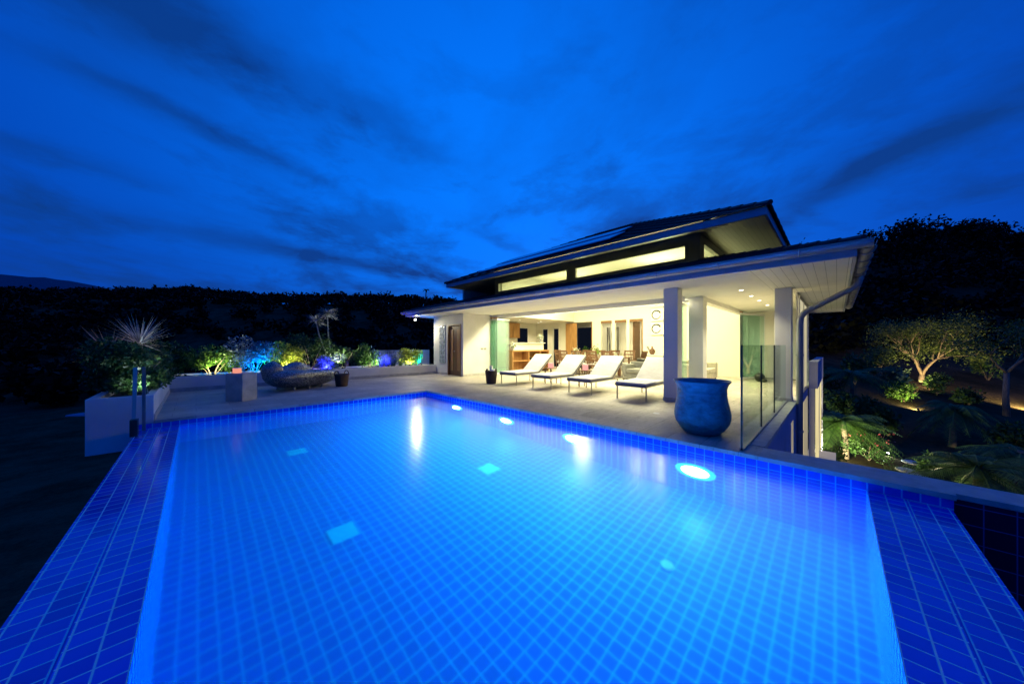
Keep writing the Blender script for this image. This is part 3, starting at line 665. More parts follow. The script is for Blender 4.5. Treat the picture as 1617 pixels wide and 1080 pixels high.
MB().box(13.24, 13.3, KY-.06, KY-.001, .9, 2.3).box(14.2, 14.26, KY-.06, KY-.001, .9, 2.3).box(13.3, 14.2, KY-.06, KY-.001, 2.25, 2.3).build('frame', M['white'], wn)
wn = part('window', MB().box(16.57, 16.58, 9.95, 11.1, 0, 2.30), M['night'])
MB().box(16.52, 16.59, 9.86, 9.95, 0, 2.36).box(16.52, 16.59, 9.951, 11.1, 2.30, 2.36).build('frame', M['white'], wn)
part('interior_door', MB().box(14.93, 14.975, 10.08, 10.80, .01, 2.46), M['wood'])
part('interior_door', MB().box(15.3, 16.0, 7.0, 7.05, .01, 2.42), M['teak'])
part('door_jamb', MB().box(14.98, 15.13, 9.13, 9.18, 0, 2.5).box(14.98, 15.13, 6.43, 6.48, 0, 2.5), M['teak'])
for y0, y1 in ((8.01, 8.62), (7.24, 7.84), (6.48, 7.08)): part('blind_box', MB().box(14.985, 15.05, y0+.001, y1-.001, 2.38, 2.499), M['teak'])
for y, z in ((8.8, 1.05), (9.0, 1.12), (6.15, 1.1), (6.1, 1.02)): part('light_switch', MB().box(14.985, 14.999, y, y+.08, z, z+.08), M['steel'])
# soffits
part('soffit', MB().box(6.66, 9.30, 2.60, 13.35, SZ, SZ+.03).box(9.53, 15.9, 1.15, 2.45, SZ, SZ+.03).box(6.66, 9.53, 1.15, 2.60, SZ, SZ+.03).box(9.3, 16.3, 10.6, 13.35, 2.70, 2.72), M['plaster'])
part('soffit', MB().box(6.66, 16.4, -.16, 1.149, SZ-.001, SZ+.03), M['soffit'])
# lower roof
EX0, EX1, EY0, EY1, EZ = 6.62, 17.2, -.20, 13.45, 2.50
part('fascia', MB().box(EX0, EX0+.035, EY0, EY1, EZ, EZ+.20), M['fascia'])
part('fascia', MB().box(EX0+.036, EX1, EY0, EY0+.035, EZ, EZ+.20), M['fascia'])
part('fascia', MB().box(EX0+.036, EX1, EY1-.035, EY1, EZ, EZ+.20), M['fascia'])
part('fascia', MB().box(EX1-.035, EX1, EY0+.036, EY1-.036, EZ, EZ+.20), M['fascia'])
part('soffit_edge', MB().box(16.3, 16.4, -.15, 2.4, SZ-.06, SZ-.002), M['white'])
def slope(mb, a, b, c, d, rows, tw=.24, th=.018):
    """tiled slope: a-b eave, d-c top; stepped courses of lapped tiles"""
    a, b, c, d = map(Vector, (a, b, c, d)); nrm = (b-a).cross(d-a).normalized()
    if nrm.z < 0: nrm = -nrm
    for r in range(rows):
        t0, t1 = r/rows, (r+1)/rows; l0, r0 = a.lerp(d, t0), b.lerp(c, t0); l1, r1 = a.lerp(d, t1), b.lerp(c, t1)
        nt_ = max(1, int((r0-l0).length/tw)); mb.v.extend(()); base = len(mb.v)
        for i in range(nt_+1):
            s = i/nt_; p0, p1 = l0.lerp(r0, s), l1.lerp(r1, s); h = th*(1.6 if i % 2 else 1.0)
            mb.v += [tuple(p0), tuple(p0+nrm*h), tuple(p1+nrm*th*.25)]
        for i in range(nt_):
            k = base+i*3; mb.f += [(k, k+3, k+4, k+1), (k+1, k+4, k+5, k+2)]
Z0 = EZ+.21; CX0, CX1, CY0, CY1, CZ = 9.3, 14.6, 2.5, 10.5, 3.44
g = MB(); e = .06
A_, B_, C_, D_ = (EX0-e, EY0-e, Z0), (EX1+e, EY0-e, Z0), (EX1+e, EY1+e, Z0), (EX0-e, EY1+e, Z0)
a_, b2, c_, d_ = (CX0, CY0, CZ), (CX1, CY0, CZ), (CX1, CY1, CZ), (CX0, CY1, CZ)
slope(g, A_, D_, d_, a_, 11); slope(g, B_, A_, a_, b2, 11); slope(g, D_, C_, c_, d_, 11); slope(g, C_, B_, b2, c_, 10)
lr = part('lower_roof', g, M['roof'])
g = MB()
for p0, p1 in ((A_, a_), (B_, b2), (C_, c_), (D_, d_)):
    for i in range(12):
        q0, q1 = Vector(p0).lerp(Vector(p1), i/12), Vector(p0).lerp(Vector(p1), (i+1)/12+.01); g.tube([q0+Vector((0, 0, .025)), q1+Vector((0, 0, .012))], [.045, .035], 8)
    g.build('hip_cap', M['roof'], lr); g = MB()
# clerestory
def cwall(mb, X, y0, y1, holes, z0, z1):
    ys = y0
    for h0, h1 in holes: mb.box(X, X+.14, ys, h0, z0, z1); mb.box(X, X+.14, h0, h1, z0, 3.52); mb.box(X, X+.14, h0, h1, 3.93, z1); ys = h1
    mb.box(X, X+.14, ys, y1, z0, z1); return mb
part('clerestory_wall', cwall(MB(), 9.3, 2.5, 10.5, [(2.80, 6.36), (6.64, 10.30)], 3.461, 4.17), M['grey'])
g = MB(); g.box(9.441, 9.60, 2.5, 2.64, 3.461, 4.17).box(9.60, 14.0, 2.5, 2.64, 3.461, 3.54).box(9.60, 14.0, 2.5, 2.64, 3.98, 4.17).box(14.0, 14.6, 2.5, 2.64, 3.461, 4.17)
part('clerestory_wall', g, M['grey'])
part('clerestory_wall', MB().box(9.441, 14.6, 10.36, 10.5, 3.461, 4.17).box(14.46, 14.6, 2.641, 10.359, 3.461, 4.17), M['grey'])
for y0, y1 in ((2.80, 6.36), (6.64, 10.30)):
    wn = part('clerestory_window', MB().box(9.35, 9.355, y0+.05, y1-.05, 3.56, 3.89), M['glass'])
    MB().box(9.285, 9.37, y0, y0+.05, 3.52, 3.93).box(9.285, 9.37, y1-.05, y1, 3.52, 3.93).box(9.285, 9.37, y0+.051, y1-.051, 3.52, 3.56).box(9.285, 9.37, y0+.051, y1-.051, 3.89, 3.93).build('frame', M['grey'], wn)
wn = part('clerestory_window', MB().box(9.65, 13.95, 2.55, 2.555, 3.58, 3.94), M['glass'])
MB().box(9.60, 9.65, 2.485, 2.57, 3.54, 3.98).box(9.651, 13.95, 2.485, 2.57, 3.94, 3.98).build('frame', M['grey'], wn)
# upper roof
UX0, UX1, UY0, UY1, UZ = 7.6, 16.3, .92, 11.7, 3.70
g = MB(); g.box(UX0, UX0+.04, UY0, UY1, UZ, UZ+.15); part('upper_fascia', g, M['fascia'])
part('upper_fascia', MB().box(UX0+.041, UX1, UY0, UY0+.04, UZ, UZ+.15), M['fascia']); part('upper_fascia', MB().box(UX0+.041, UX1, UY1-.04, UY1, UZ, UZ+.15), M['fascia']); part('upper_fascia', MB().box(UX1-.04, UX1, UY0+.041, UY1-.041, UZ, UZ+.15), M['fascia'])
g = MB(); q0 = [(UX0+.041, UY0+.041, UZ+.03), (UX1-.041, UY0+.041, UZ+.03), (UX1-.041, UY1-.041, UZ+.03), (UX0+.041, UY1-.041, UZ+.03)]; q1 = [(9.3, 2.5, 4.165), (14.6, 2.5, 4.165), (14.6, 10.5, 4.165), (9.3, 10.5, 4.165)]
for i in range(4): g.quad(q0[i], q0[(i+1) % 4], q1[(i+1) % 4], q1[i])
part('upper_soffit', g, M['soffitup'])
RZ = 5.86; RX = (UX0+UX1)/2; ry0, ry1 = 5.5, 7.2; Z1 = UZ+.155; g = MB()
A_, B_, C_, D_ = (UX0-.06, UY0-.06, Z1), (UX1+.06, UY0-.06, Z1), (UX1+.06, UY1+.06, Z1), (UX0-.06, UY1+.06, Z1); r0, r1 = (RX, ry0, RZ), (RX, ry1, RZ)
slope(g, A_, D_, r1, r0, 20); slope(g, B_, A_, r0, (RX+.01, ry0, RZ), 20); slope(g, C_, B_, (RX+.01, ry0, RZ), (RX+.01, ry1, RZ), 20); slope(g, D_, C_, (RX+.01, ry1, RZ), r1, 20)
ur = part('upper_roof', g, M['roof']); g = MB()
for p0, p1 in ((A_, r0), (B_, r0), (C_, r1), (D_, r1), (r0, r1)):
    for i in range(18):
        s0, s1 = Vector(p0).lerp(Vector(p1), i/18), Vector(p0).lerp(Vector(p1), (i+1)/18+.005); g.tube([s0+Vector((0, 0, .03)), s1+Vector((0, 0, .015))], [.05, .04], 8)
    g.build('hip_cap', M['roof'], ur); g = MB()
def rp(x, y, off=.07): return Vector((x, y, Z1+(x-UX0+.06)*(RZ-Z1)/(RX-UX0+.06)+off))
for x0, x1, off in ((8.05, 8.95, .09), (9.05, 9.95, .12)):
    for i in range(5):
        y0 = 4.35+i*1.16; y1 = y0+1.13
        if x0 > 9 and i == 0: y0 += .25
        p = part('solar_panel', MB().hexa([rp(x0, y0, off-.03), rp(x1, y0, off-.03), rp(x1, y1, off-.03), rp(x0, y1, off-.03), rp(x0, y0, off), rp(x1, y0, off), rp(x1, y1, off), rp(x0, y1, off)]), M['solar'])
# gutters and downpipe
def gut(a, b, out_):
    a, b, o = Vector(a), Vector(b), Vector(out_); g = MB(); n = 10; base = 0; pr = []
    for i in range(n+1):
        t = math.pi*i/n; pr.append((o*(.095-.095*math.cos(t)), -math.sin(t)*.105))
    pts = [(p, z) for p, z in pr]+[(p*.94+o*.004, z*.93) for p, z in reversed(pr)]
    m = len(pts)
    for e_ in (a, b): g.v += [tuple(e_+p+Vector((0, 0, z))) for p, z in pts]
    for i in range(m): g.f.append((i, (i+1) % m, m+(i+1) % m, m+i))
    g.f.append(tuple(range(m-1, -1, -1))); g.f.append(tuple(range(m, 2*m))); return g
gz = EZ+.19
gu = part('gutter', gut((EX0-.002, EY0-.15, gz), (EX0-.002, EY1+.1, gz), (-1, 0, 0)), M['gutter'], smooth=False)
y = .4
while y < 13.3: MB().tube([(EX0-.004-.097+.097*math.cos(math.pi*i/8), y, gz-.11*math.sin(math.pi*i/8)) for i in range(9)], .010, 6).build('bracket', M['gutter'], gu); y += 1.05
gu = part('gutter', gut((EX0-.0, EY0-.002, gz), (EX1, EY0-.002, gz), (0, -1, 0)), M['gutter'])
x = EX0+.35
while x < 17: MB().tube([(x, EY0-.004-.097+.097*math.cos(math.pi*i/8), gz-.11*math.sin(math.pi*i/8)) for i in range(9)], .014, 6).build('bracket', M['gutter'], gu); x += .62
dp = part('downpipe', MB().tube([(9.25, -.30, 2.62), (9.25, -.30, 2.52), (9.24, -.28, 2.44), (9.22, -.20, 2.36), (9.16, .36, 2.02), (9.15, .47, 1.95), (9.15, .54, 1.84), (9.15, .555, 1.70), (9.15, .555, -3.4)], .055, 14), M['gutter'], smooth=True)
for z in (1.02, -.6): MB().tube([(9.15, .555, z), (9.15, .555, z+.04)], .065, 12).build('clip', M['gutter'], dp)
# floodlight under the left roof corner
fl = part('floodlight', MB().obox((6.95, 13.2, 2.38), .10, .10, .10, .4), M['lampbody']); MB().blob((6.93, 13.14, 2.375), .045, 8, 10).build('bulb', M['lens'], fl)
lamp('SPOT', (6.95, 13.05, 2.33), 125, (1, .93, .62), (6.2, 11.6, 0), .05, 165, .6)
# downlights
def dlight(x, y, z, pw, spot=110, vis=True):
    if vis:
        d_ = part('downlight', MB().lathe((x, y, z-.006), [(.06, 0), (.06, .005), (.045, .006)], 16), M['white']); MB().disc((x, y, z-.0075), (0, 0, -1), .042, 14).build('lens', M['down'], d_)
    lamp('SPOT', (x, y, z-.02), pw, WARM, (x, y, 0), .04, spot, .7)
for x in (8.96, 10.2, 11.4, 12.9): dlight(x, 1.55, SZ, 125)
cove = part('added_lamp_baffle', MB().box(9.03, 9.06, 2.78, 10.40, 2.395, SZ-.002), M['white'])  # added baffle that keeps the added strip lamp out of view
lamp('AREA', (9.20, 6.3, 2.505), 285, WARM, None, .06, sy=6.7, rot=(0, R_(8), 0))  # added strip lamp to brighten the loungers and terrace
dlight(8.4, 11.8, 2.5, 0, 100, False) if False else None
for x, y in ((10.6, 11.6), (12.0, 11.6), (13.6, 11.5), (14.3, 12.3), (11.3, 12.3)): dlight(x, y, 2.56, 85)
for y in (3.6, 5.4, 7.2, 9.0): lamp('AREA', (12.0, y, 4.15), 190, (1, .93, .50), (12.0, y, 0), 1.0, sy=1.0)
for y in (6.2, 7.6, 9.2): lamp('AREA', (15.8, y, 2.54), 14, WARM, (15.8, y, 0), .5)
for y in (4.4, 8.2): lamp('AREA', (12.6, y, 3.3), 50, (1, .96, .52), (8.6, y, 4.3), .8)  # added lamps inside, aimed outward to brighten the upper soffit
lamp('AREA', (12.0, 5.4, 3.3), 30, (1, .96, .52), (12.0, 1.6, 4.1), .8)  # added lamp aimed out at the side of the upper soffit
# folded glass door stacks
def gpanel(a, b, z0, z1, m='green', fr=False, label=None):
    a, b = Vector(a), Vector(b); d_ = (b-a).normalized(); n_ = Vector((-d_.y, d_.x, 0))*.006
    p = part('folding_glass_panel', MB().hexa([a+n_*-1+Vector((0, 0, z0)), b-n_+Vector((0, 0, z0)), b+n_+Vector((0, 0, z0)), a+n_+Vector((0, 0, z0)), a-n_+Vector((0, 0, z1)), b-n_+Vector((0, 0, z1)), b+n_+Vector((0, 0, z1)), a+n_+Vector((0, 0, z1))]), M[m])
    for zz in (z0-.04, z1+.04): MB().beam(a+Vector((0, 0, zz)), b+Vector((0, 0, zz)), .035, .07).build('rail', M['white'], p)
    if fr: MB().beam(b+Vector((0, 0, z0-.07)), b+Vector((0, 0, z1+.07)), .04).build('stile', M['white'], p)
    MB().beam(a+Vector((0, 0, z0)), a+Vector((0, 0, z1)), .014).build('edge', M['gedge'], p)
    MB().box(a.x-.03, a.x+.03, a.y-.03, a.y+.03, z1+.075, z1+.12).build('hinge', M['wood'], p)
for i in range(4): gpanel((8.96+.02*i, 10.36-i*.10, 0), (9.72, 10.33-i*.10, 0), .09, 2.30)
for i in range(3): gpanel((8.98, 2.92+i*.09, 0), (9.6, 2.90+i*.09, 0), .09, 2.30)
gpanel((14.0, 2.40, 0), (15.25, 1.92, 0), .10, 2.34, fr=True)
gpanel((13.9, 2.43, 0), (15.15, 2.05, 0), .10, 2.34)

# ------------------------------------------------------------------ glass balustrade
t = thing('glass_balustrade', 'three clear frameless glass panels along the terrace edge beside the blue jar', 'balustrade', (6.5, .80, 0))
for x0, x1 in ((4.62, 6.00), (6.03, 7.42), (7.45, 9.25)):
    q = MB().box(x0, x1, .79, .80, -.02, 1.25).build('glass_panel', M['glass'], t); MB().box(x0-.007, x0, .785, .805, -.02, 1.25).build('edge', M['gedge'], q)
MB().box(4.62, 9.25, .765, .825, .0125, .03).build('channel', M['gutter'], t)
# ------------------------------------------------------------------ jar
t = thing('ceramic_jar', 'large weathered blue glazed urn standing at the pool edge', 'jar', (5.16, 1.36, 0))
MB().lathe((5.16, 1.36, 0), [(.20, .0), (.225, .015), (.28, .07), (.335, .16), (.352, .23), (.352, .29), (.34, .37), (.322, .46), (.311, .54), (.309, .575), (.316, .58), (.309, .59), (.312, .64), (.327, .69), (.35, .725), (.362, .74), (.358, .75), (.335, .74), (.30, .66), (.29, .56), (.31, .4), (.31, .25), (.2, .06), (0, .05)], 56, .012).build('body', M['jarm'], t, True)

# ------------------------------------------------------------------ loungers
def lounger(y0, first=None, label=''):
    if first is not None:
        o = copy_tree(first); o.location = (7.0, y0, 0); o['label'] = label; return o
    t = thing('sun_lounger', label, 'sun lounger', (7.0, y0, 0), 'white sun loungers on the terrace'); W_ = .72; x = 7.0; y = y0
    prof = [(x-.02, .33), (x+1.10, .33), (x+1.80, .88)]      # underside of the cushion
    def cush(p, th, ya, yb, g):
        a, b, c = [Vector((q[0], 0, q[1])) for q in p]
        n1_ = Vector((0, 0, 1)); d2 = (c-b).normalized(); n2 = Vector((-d2.z, 0, d2.x)); nb = (n1_+n2).normalized()*1.05
        lo = [a, b, c]; hi = [a+n1_*th, b+nb*th, c+n2*th]
        for k in range(2):
            g.hexa([(lo[k].x, ya, lo[k].z), (lo[k+1].x, ya, lo[k+1].z), (lo[k+1].x, yb, lo[k+1].z), (lo[k].x, yb, lo[k].z), (hi[k].x, ya, hi[k].z), (hi[k+1].x, ya, hi[k+1].z), (hi[k+1].x, yb, hi[k+1].z), (hi[k].x, yb, hi[k].z)])
        return g
    MBc = cush([(p[0], p[1]) for p in prof], .035, y, y+W_, MB()); c1 = MBc.build('cushion_base', M['piping'], t)
    up = [(prof[0][0]+.002, .3655), (prof[1][0]-.014, .3655), (prof[2][0]-.022, .909)]
    cush(up, .04, y+.004, y+W_-.004, MB()).build('cushion', M['fabric'], t, bevel=.012)
    MB().beam((x+1.088, y+.006, .4065), (x+1.088, y+W_-.006, .4065), .008).build('seam', M['piping'], t)
    MB().beam((x+.54, y+.006, .4062), (x+.54, y+W_-.006, .4062), .005).build('seam', M['piping'], t)
    MB().beam((x, y+.02, .315), (x+1.95, y+.02, .315), .025).beam((x, y+W_-.02, .315), (x+1.95, y+W_-.02, .315), .025).beam((x+.01, y+.02, .315), (x+.01, y+W_-.02, .315), .025).beam((x+1.94, y+.02, .315), (x+1.94, y+W_-.02, .315), .025) \
        .beam((x+1.12, y+.02, .32), (x+1.80, y+.02, .865), .025).beam((x+1.12, y+W_-.02, .32), (x+1.80, y+W_-.02, .865), .025).build('frame', M['steel'], t)
    MB().beam((x+1.60, y+.05, .70), (x+1.85, y+.05, .33), .018).beam((x+1.60, y+W_-.05, .70), (x+1.85, y+W_-.05, .33), .018).build('back_prop', M['steel'], t)
    for lx in (.06, 1.42):
        for ly in (.02, W_-.02): MB().beam((x+lx, y+ly, 0), (x+lx, y+ly, .305), .024).build('leg', M['steel'], t)
    return t
L0 = lounger(6.94, label='sun lounger beside the dark basket, farthest from the pillar')
lounger(5.58, L0, 'second sun lounger from the dark basket'); lounger(4.30, L0, 'third sun lounger from the dark basket'); lounger(2.93, L0, 'nearest sun lounger, its raised back partly behind the pillar')
for y, lb in ((6.60, 'pink glowing candle glass between the first two loungers from the dark basket'), (5.29, 'pink glowing candle glass between the middle two loungers')):
    t = thing('side_table', 'small dark low table under the '+lb.split(' glass')[0]+(' nearest the dark basket' if y > 6 else ' nearer the pillar'), 'side table', (8.3, y, 0), 'low side tables between loungers')
    MB().obox((8.3, y, .48), .34, .30, .025).build('top', M['chair'], t)
    for a in (-.14, .14):
        for b in (-.12, .12): MB().beam((8.3+a, y+b, 0), (8.3+a, y+b, .48), .022).build('leg', M['chair'], t)
    t = thing('candle_holder', lb, 'candle holder', (8.3, y, .506), 'pink candle glasses'); MB().box(8.235, 8.365, y-.06, y+.06, .506, .67).build('glass', M['pink'], t); MB().box(8.23, 8.37, y-.065, y+.065, .67, .676).build('rim', M['white'], t)
# dark basket
t = thing('wicker_bin', 'dark woven basket with rolled towels beside the first lounger', 'basket', (6.86, 7.92, 0))
g = MB(); g.lathe((6.86, 7.92, 0), [(.15, 0), (.16, .02), (.20, .40), (.21, .42), (.19, .42), (.15, .05), (0, .05)], 28, .01); g.build('body', M['darkwick'], t, True)
g = MB(); [g.tri(*(tuple(Vector((6.86+.205*math.cos(a+o), 7.92+.205*math.sin(a+o), .41+zz))) for o, zz in ((-.25, 0), (.25, 0), (0, .09)))) for a in (0, 1.57, 3.14, 4.71)]; g.build('corner_tip', M['darkwick'], t)
t = thing('rolled_towel', 'pale rolled towel standing up in the dark woven basket', 'towel', (6.87, 7.93, .3)); MB().tube([(6.87, 7.93, .10), (6.87, 7.93, .58)], .055, 14).build('roll', M['petal'], t, True)
t = thing('rolled_towel', 'blue grey rolled towel lying low in the dark woven basket', 'towel', (6.84, 7.85, .3)); MB().tube([(6.76, 7.83, .42), (6.96, 7.85, .43)], .045, 14).build('roll', M['bluewall'], t, True)
# handled basket
bx, by = 3.17, 10.62
t = thing('handled_basket', 'brown woven basket with two loop handles beside the mosaic daybed', 'basket', (bx, by, 0))
MB().lathe((bx, by, 0), [(.155, 0), (.165, .02), (.20, .33), (.215, .355), (.20, .37), (.185, .35), (.15, .05), (0, .04)], 30, .01).build('body', M['brown'], t, True)
for a in (R_(30), R_(210)):
    cx, cy = bx+.19*math.cos(a), by+.19*math.sin(a); tx, ty = -math.sin(a), math.cos(a)
    MB().tube([(cx+tx*.085*math.cos(s), cy+ty*.085*math.cos(s), .34+.13*math.sin(s)) for s in [math.pi*i/10 for i in range(11)]], .013, 8).build('handle', M['brown'], t, True)
# pedestal
t = thing('stone_pedestal', 'square pale stone pedestal turned cornerwise on the left of the terrace', 'pedestal', (.74, 9.52, 0))
MB().obox((.74, 9.52, 0), .40, .38, .62, R_(-48)).build('block', M['cope'] if False else mat('pedestal_stone', (.46, .44, .42), .6, var=.12, nscale=6, bump=.2), t, bevel=.006)
t = thing('candle_holder', 'pink glowing candle glass on the stone pedestal', 'candle holder', (.66, 9.50, .62)); MB().obox((.66, 9.50, .621), .11, .11, .11, R_(-48)).build('glass', emis('pedestal_candle', (1, .36, .26), .9), t); MB().obox((.66, 9.50, .731), .12, .12, .008, R_(-48)).build('rim', M['white'], t)
# mosaic daybed
mm, nt, out = newmat('mosaic_shell'); p = N(nt, 'ShaderNodeBsdfPrincipled'); tc2 = N(nt, 'ShaderNodeTexCoord')
vo = N(nt, 'ShaderNodeTexVoronoi'); vo.inputs['Scale'].default_value = 55; nt.links.new(tc2.outputs['Object'], vo.inputs['Vector']); ve = N(nt, 'ShaderNodeTexVoronoi', feature='DISTANCE_TO_EDGE'); ve.inputs['Scale'].default_value = 55; nt.links.new(tc2.outputs['Object'], ve.inputs['Vector'])
k = mth(nt, 'GREATER_THAN', ve.outputs['Distance'], .06); sv = N(nt, 'ShaderNodeSeparateColor'); nt.links.new(vo.outputs['Color'], sv.inputs[0])
nt.links.new(mixc(nt, k, (.06, .06, .07), ramp(nt, sv.outputs[0], [(.2, (.14, .15, .18)), (.85, (.46, .46, .44))])), p.inputs['Base Color'])
p.inputs['Metallic'].default_value = .7; nt.links.new(mth(nt, 'MULTIPLY_ADD', sv.outputs[1], .3, .22), p.inputs['Roughness'])
nm = N(nt, 'ShaderNodeBump'); nm.inputs['Strength'].default_value = .35; nm.inputs['Distance'].default_value = .012; nt.links.new(mth(nt, 'ADD', sv.outputs[2], k), nm.inputs['Height']); nt.links.new(nm.outputs[0], p.inputs['Normal']); nt.links.new(p.outputs[0], out.inputs[0])
t = thing('mosaic_daybed', 'rounded silver mosaic covered outdoor daybed with a humped back', 'daybed', (2.25, 11.05, 0)); ax = math.atan2(1.15, 1.8)
def sp(u, v, z): return (2.25+u*math.cos(ax)-v*math.sin(ax), 11.05+u*math.sin(ax)+v*math.cos(ax), z)
g = MB(); NU, NV = 48, 12; base = []
for i in range(NU):      # lower shell: kidney shaped, swelling out above a narrow foot
    a = 2*math.pi*i/NU; ru = 1.16 if math.cos(a) > 0 else 1.08; rv = .56+.10*(-math.cos(a) > 0)*abs(math.cos(a))
    for j, (s_, z) in enumerate(((.0, .07), (.62, .07), (.78, .11), (.92, .20), (1.0, .31), (.99, .38), (.93, .43), (.80, .455), (.5, .45), (.0, .44))):
        zz = z*(1.12-.10*math.cos(a)) if z > .1 else z
        g.v.append(sp(ru*s_*math.copysign(abs(math.cos(a))**.85, math.cos(a)), rv*s_*math.copysign(abs(math.sin(a))**.85, math.sin(a)), zz))
for i in range(NU):
    for j in range(9): g.f.append((i*10+j, ((i+1) % NU)*10+j, ((i+1) % NU)*10+j+1, i*10+j+1))
pts = []; rad = []
for i in range(25):      # the humped back roll
    s_ = i/24; a = R_(215)-s_*R_(175); u = 1.0*.86*math.cos(a)-.05; v = .36*math.sin(a)+.08
    zz = .50+.09*math.sin(s_*6.8+.9); pts.append(sp(u, v, zz-.10*max(0, s_-.8)*5)); rad.append(max(.05, (.20+.045*math.cos(s_*9.5-1.2))*min(1, .35+s_*5)*min(1, .3+(1-s_)*4.5)))
g.tube(pts, rad, 14)
ob = g.build('body', mm, t, True); rmx = ob.modifiers.new('remesh', 'REMESH'); rmx.mode = 'VOXEL'; rmx.voxel_size = .022; rmx.use_smooth_shade = True
sm = ob.modifiers.new('smooth', 'SMOOTH'); sm.iterations = 8; sm.factor = .6
for u, v in ((-.55, -.28), (-.1, -.32), (.4, -.28), (.75, .1), (-.55, .3)): c = sp(u, v, 0); MB().tube([(c[0], c[1], 0), (c[0], c[1], .10)], .03, 12).build('foot', M['steel'], t)

# ------------------------------------------------------------------ kitchen
t = thing('wall_cabinet', 'oak wall cabinet with two doors hanging in the kitchen', 'cabinet', (12.7, 12.9, 1.65)); MB().box(12.1, 13.2, 12.76, 13.09, 1.66, 2.5).build('body', M['wood'], t)
for x in (12.11, 12.66): MB().box(x, x+.53, 12.735, 12.758, 1.67, 2.49).build('door', M['wood'], t)
t = thing('base_cabinet', 'oak base cabinet with drawers under the kitchen worktop', 'cabinet', (12.4, 12.7, 0)); MB().box(10.9, 14.2, 12.55, 13.09, 0.08, .90).build('body', M['wood'], t); MB().box(10.88, 14.2, 12.52, 13.09, .90, .94).build('worktop', M['plaster'], t)
for i in range(5):
    for j in range(3): MB().box(10.92+i*.655, 10.92+i*.655+.64, 12.528, 12.548, .10+j*.265, .35+j*.265).build('drawer', M['wood'], t)
t = thing('kitchen_island', 'oak kitchen island with open shelves and a raised pale breakfast bar', 'kitchen island', (11.1, 10.0, 0)); iy = 9.95
MB().box(9.85, 12.4, iy, iy+.62, .96, 1.02).build('worktop', M['wood'], t)
for z in (.10, .52): MB().box(9.9, 12.35, iy+.03, iy+.40, z, z+.04).build('shelf', M['wood'], t)
MB().box(9.9, 12.35, iy+.41, iy+.44, .05, .959).build('back_panel', M['wood'], t)
for x in (9.86, 10.9, 11.7, 12.33): MB().box(x, x+.05, iy+.01, iy+.409, 0, .959).build('post', M['wood'], t)
MB().box(10.35, 12.5, iy+.46, iy+.60, 1.021, 1.34).build('bar_panel', M['plaster'], t); MB().box(10.30, 12.55, iy+.38, iy+.68, 1.341, 1.37).build('bar_top', M['plaster'], t)
def bouquet(name, label, cat, x, y, z, r, n, vh=.18, vr=.05, m='petal'):
    t = thing(name, label, cat, (x, y, z)); MB().lathe((x, y, z), [(vr, 0), (vr*1.1, .02), (vr*.5, vh*.6), (vr*1.3, vh), (vr*1.1, vh), (0, vh*.8)], 16).build('vase', M['gblock'], t, True)
    g = MB(); [g.leaf((x+random.gauss(0, r*.4), y+random.gauss(0, r*.4), z+vh+abs(random.gauss(0, r*.6))), .07, .9, .8) for _ in range(n)]; g.build('blossom', M[m], t)
    g = MB(); [g.leaf((x+random.gauss(0, r*.4), y+random.gauss(0, r*.4), z+vh+abs(random.gauss(0, r*.3))), .08, .4, .8) for _ in range(n//2)]; g.build('leaves', M['leafm'], t)
bouquet('flower_vase', 'white lilies in a flared vase on the end of the breakfast bar', 'flower vase', 12.35, iy+.53, 1.371, .16, 60, .22, .06)
bouquet('flower_vase', 'white bouquet on the oak worktop left of the raised bar', 'flower vase', 10.12, iy+.25, 1.021, .17, 90, .12, .06)
t = thing('coffee_machine', 'small black and steel coffee machine on the kitchen worktop', 'coffee machine', (12.3, 12.75, .94)); MB().obox((12.3, 12.8, .94), .28, .24, .34).build('body', M['black'], t, bevel=.01); MB().obox((12.3, 12.665, .98), .2, .02, .22).build('front', M['steel'], t)
for i in range(3):
    t = thing('pan', ('left', 'middle', 'right')[i]+' dark pan on the lower island shelf', 'pan', (11.0+.28*i, iy+.2, .56), 'pans on the island shelf'); MB().lathe((11.0+.28*i, iy+.2, .561), [(.09, 0), (.10, .10), (.11, .11), (.09, .10), (0, .02)], 16).build('bowl', M['black'], t, True); MB().beam((11.0+.28*i+.1, iy+.2, .65), (11.0+.28*i+.2, iy+.12, .66), .015).build('handle', M['black'], t)

